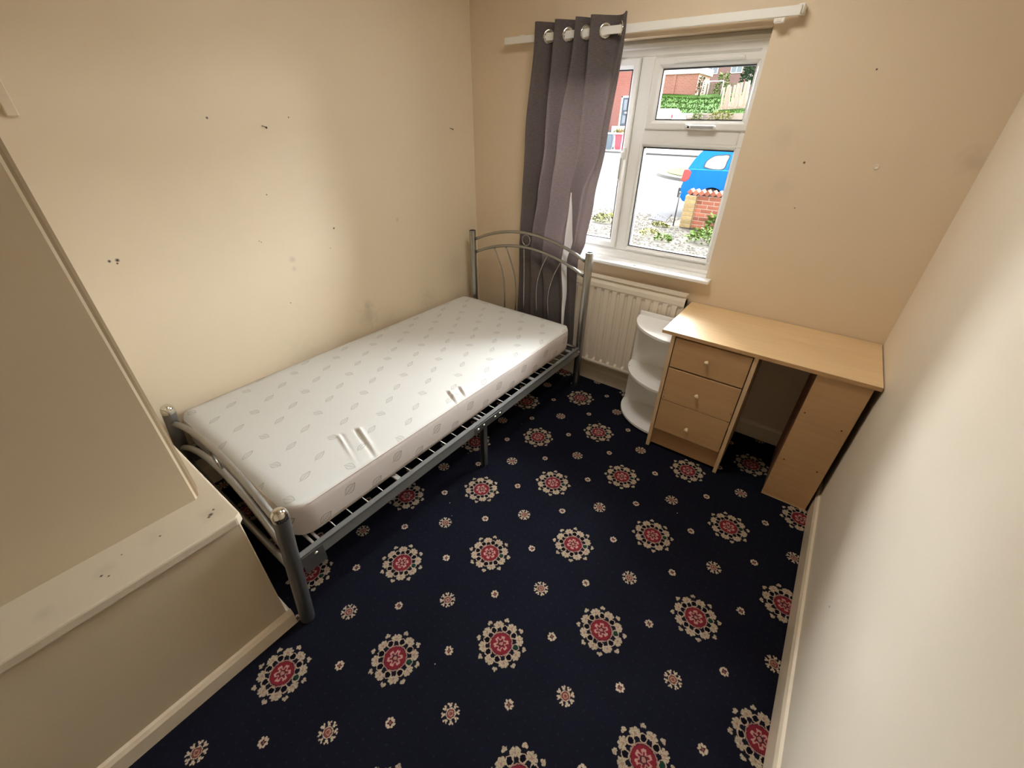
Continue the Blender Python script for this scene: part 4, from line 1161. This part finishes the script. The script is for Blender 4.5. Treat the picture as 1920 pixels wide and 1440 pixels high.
plant('garden_shrub', 'yellow green shrub in front of the brick house', 'shrub', (-15.6, 33.7, .35), .6, .45, 1.0, 420, .15, O['leaf_y'])
plant('garden_shrub', 'low shrub with yellow leaves just behind the bins', 'shrub', (-13.6, 32.9, .1), 1.0, .4, 1.05, 420, .14, O['leaf_y'])
for i, (x, lab) in enumerate(((-14.55, 'left terracotta pot by the house door step'), (-14.0, 'right terracotta pot by the house door step'))):
    bm = NB(); lathe(bm, [(0, 0), (.17, 0), (.24, .36), (.27, .37), (.27, .46), (.23, .46), (.21, .38), (0, .36)], (x, 34.75, .62), 16); tag(obj('flower_pot', bm, O['terra']), lab, 'flower pot', 'flower pots by the house door')

# ---- low stone wall at the foot of the bank: stones are parts
lw = thing('low_stone_wall', 'low pale stone retaining wall at the foot of the grass bank', 'wall', (-12, 42.1, 1.8))
bm = NB(); box(bm, (-18, 41.98, 1.2), (24, 42.4, 2.36)); obj('core', bm, O['mortar'], lw)
for c in range(6):
    x = -18 + (c % 2) * .2
    while x < -9.9:
        w = random.uniform(.34, .55)
        bm = NB(); box(bm, (x, 41.93 + random.uniform(-.02, .02), 1.25 + c * .185), (x + w - .03, 42.1, 1.25 + c * .185 + .165), .02); obj('stone', bm, O['stone'], lw); x += w
# ---- wooden fence at the right: each board a part
fe = thing('board_fence', 'leaning pale wooden board fence beside the grass bank', 'fence', (-8.3, 44, 2.5))
for i in range(11):
    x = -9.42 + i * .20; lean = .10 * math.sin(i * 1.7) - .14
    bm = NB(); zt = 4.30 + i * .035 + random.uniform(-.08, .08)
    v = [(x, 2.35), (x + .17, 2.35), (x + .17 + lean, zt), (x + lean, zt)]
    prism(bm, v, 'y', 44 + random.uniform(-.03, .03), 44.06, .004); obj('fence_board', bm, O['fence'], fe)
for z in (2.8, 3.7):
    bm = NB(); box(bm, (-9.5, 44.06, z), (-7.2, 44.12, z + .10), .01); obj('fence_rail', bm, O['brown'], fe)
plant('garden_shrub', 'yellow green bush at the foot of the leaning board fence', 'shrub', (-8.45, 41.2, 1.25), 1.3, .4, 1.2, 500, .16, O['leaf_y'])
plant('garden_shrub', 'low green bush right of the pale stone wall', 'shrub', (-10.45, 41.3, 1.25), .5, .35, 1.1, 350, .14, O['leaf'])
plant('garden_shrub', 'rounded green bush behind the white garden frame', 'shrub', (-12.0, 53.2, 4.1), .75, .6, 1.9, 420, .20, O['leaf'])
plant('garden_shrub', 'dark narrow conifer at the corner of the far brick wall', 'shrub', (-14.25, 53.4, 4.1), .38, .38, 1.75, 420, .16, O['leaf_d'])
# ---- far brick outbuilding with white fascia, houses and a tree
ob = thing('garden_outbuilding', 'pinkish brick building with a white fascia at the top of the bank', 'building', (-19, 56, 4.2))
bm = NB(); box(bm, (-25, 54.2, 3.9), (-14.9, 58.5, 6.15)); obj('walls', bm, O['fbrick'], ob)
bm = NB(); box(bm, (-25.2, 54.0, 6.15), (-14.7, 58.7, 6.75), .03); obj('fascia', bm, O['render'], ob)
bm = NB(); box(bm, (-17.55, 54.08, 4.1), (-17.3, 54.2, 6.15)); obj('pier', bm, O['fbrick'], ob)
fr_ = thing('garden_goal', 'white metal goal frame on top of the bank', 'frame', (-12.9, 52.4, 4.1))
for pts in ([(-13.75, 52.4, 4.05), (-13.75, 52.4, 5.30)], [(-11.75, 52.4, 4.05), (-11.75, 52.4, 5.30)], [(-13.75, 52.4, 5.30), (-11.75, 52.4, 5.30)], [(-13.15, 52.4, 4.05), (-13.15, 52.4, 5.30)]):
    tubes('frame_bar', pts, .035, O['wmetal'], fr_)
pf = thing('panel_fence', 'brown close-board fence panel behind the white garden frame', 'fence', (-12, 54.4, 4.2))
for i in range(14):
    bm = NB(); box(bm, (-13.9 + i * .30, 54.4 + .01 * (i % 2), 4.0), (-13.62 + i * .30, 54.45, 5.25), .004); obj('fence_board', bm, O['brown'], pf)
fh = thing('street_terrace', 'row of pinkish brick houses on the skyline beyond the gardens', 'house', (-20, 80, 4.2))
bm = NB(); box(bm, (-45, 78, 3.5), (24, 86, 10.0)); obj('walls', bm, O['pbrick'], fh)
bm = NB(); prism(bm, [(77.5, 9.9), (82, 13.5), (86.5, 9.9)], 'x', -45.4, 24.4); obj('roof', bm, O['tile'], fh)
for i in range(18):
    x = -38 + i * 3.4
    for z in (4.9, 7.9):
        bm = NB(); box(bm, (x, 77.9, z), (x + 1.6, 78.02, z + 1.35)); w_ = obj('window', bm, O['wmetal'], fh)
        bm = NB(); box(bm, (x + .1, 77.86, z + .1), (x + .75, 77.92, z + 1.25)); box(bm, (x + .85, 77.86, z + .1), (x + 1.5, 77.92, z + 1.25)); obj('pane', bm, O['pane'], w_)
tr = thing('garden_tree', 'dark green tree behind the leaning board fence', 'tree', (-10.2, 60, 4.2))
bm = NB(); leafy(bm, (-10.2, 60, 5.3), 1.9, 1.6, 3.6, 1500, .34); f_ = obj('crown', bm, O['leaf_d'], tr, recalc=False); f_['kind'] = 'stuff'
bm = NB(); tube(bm, [(-10.2, 60, 4.1), (-10.15, 60, 5.6), (-10.3, 60.1, 7.4)], [.16, .12, .05], 8); obj('trunk', bm, O['bark'], tr)
# this house's own outer skin below and beside the window
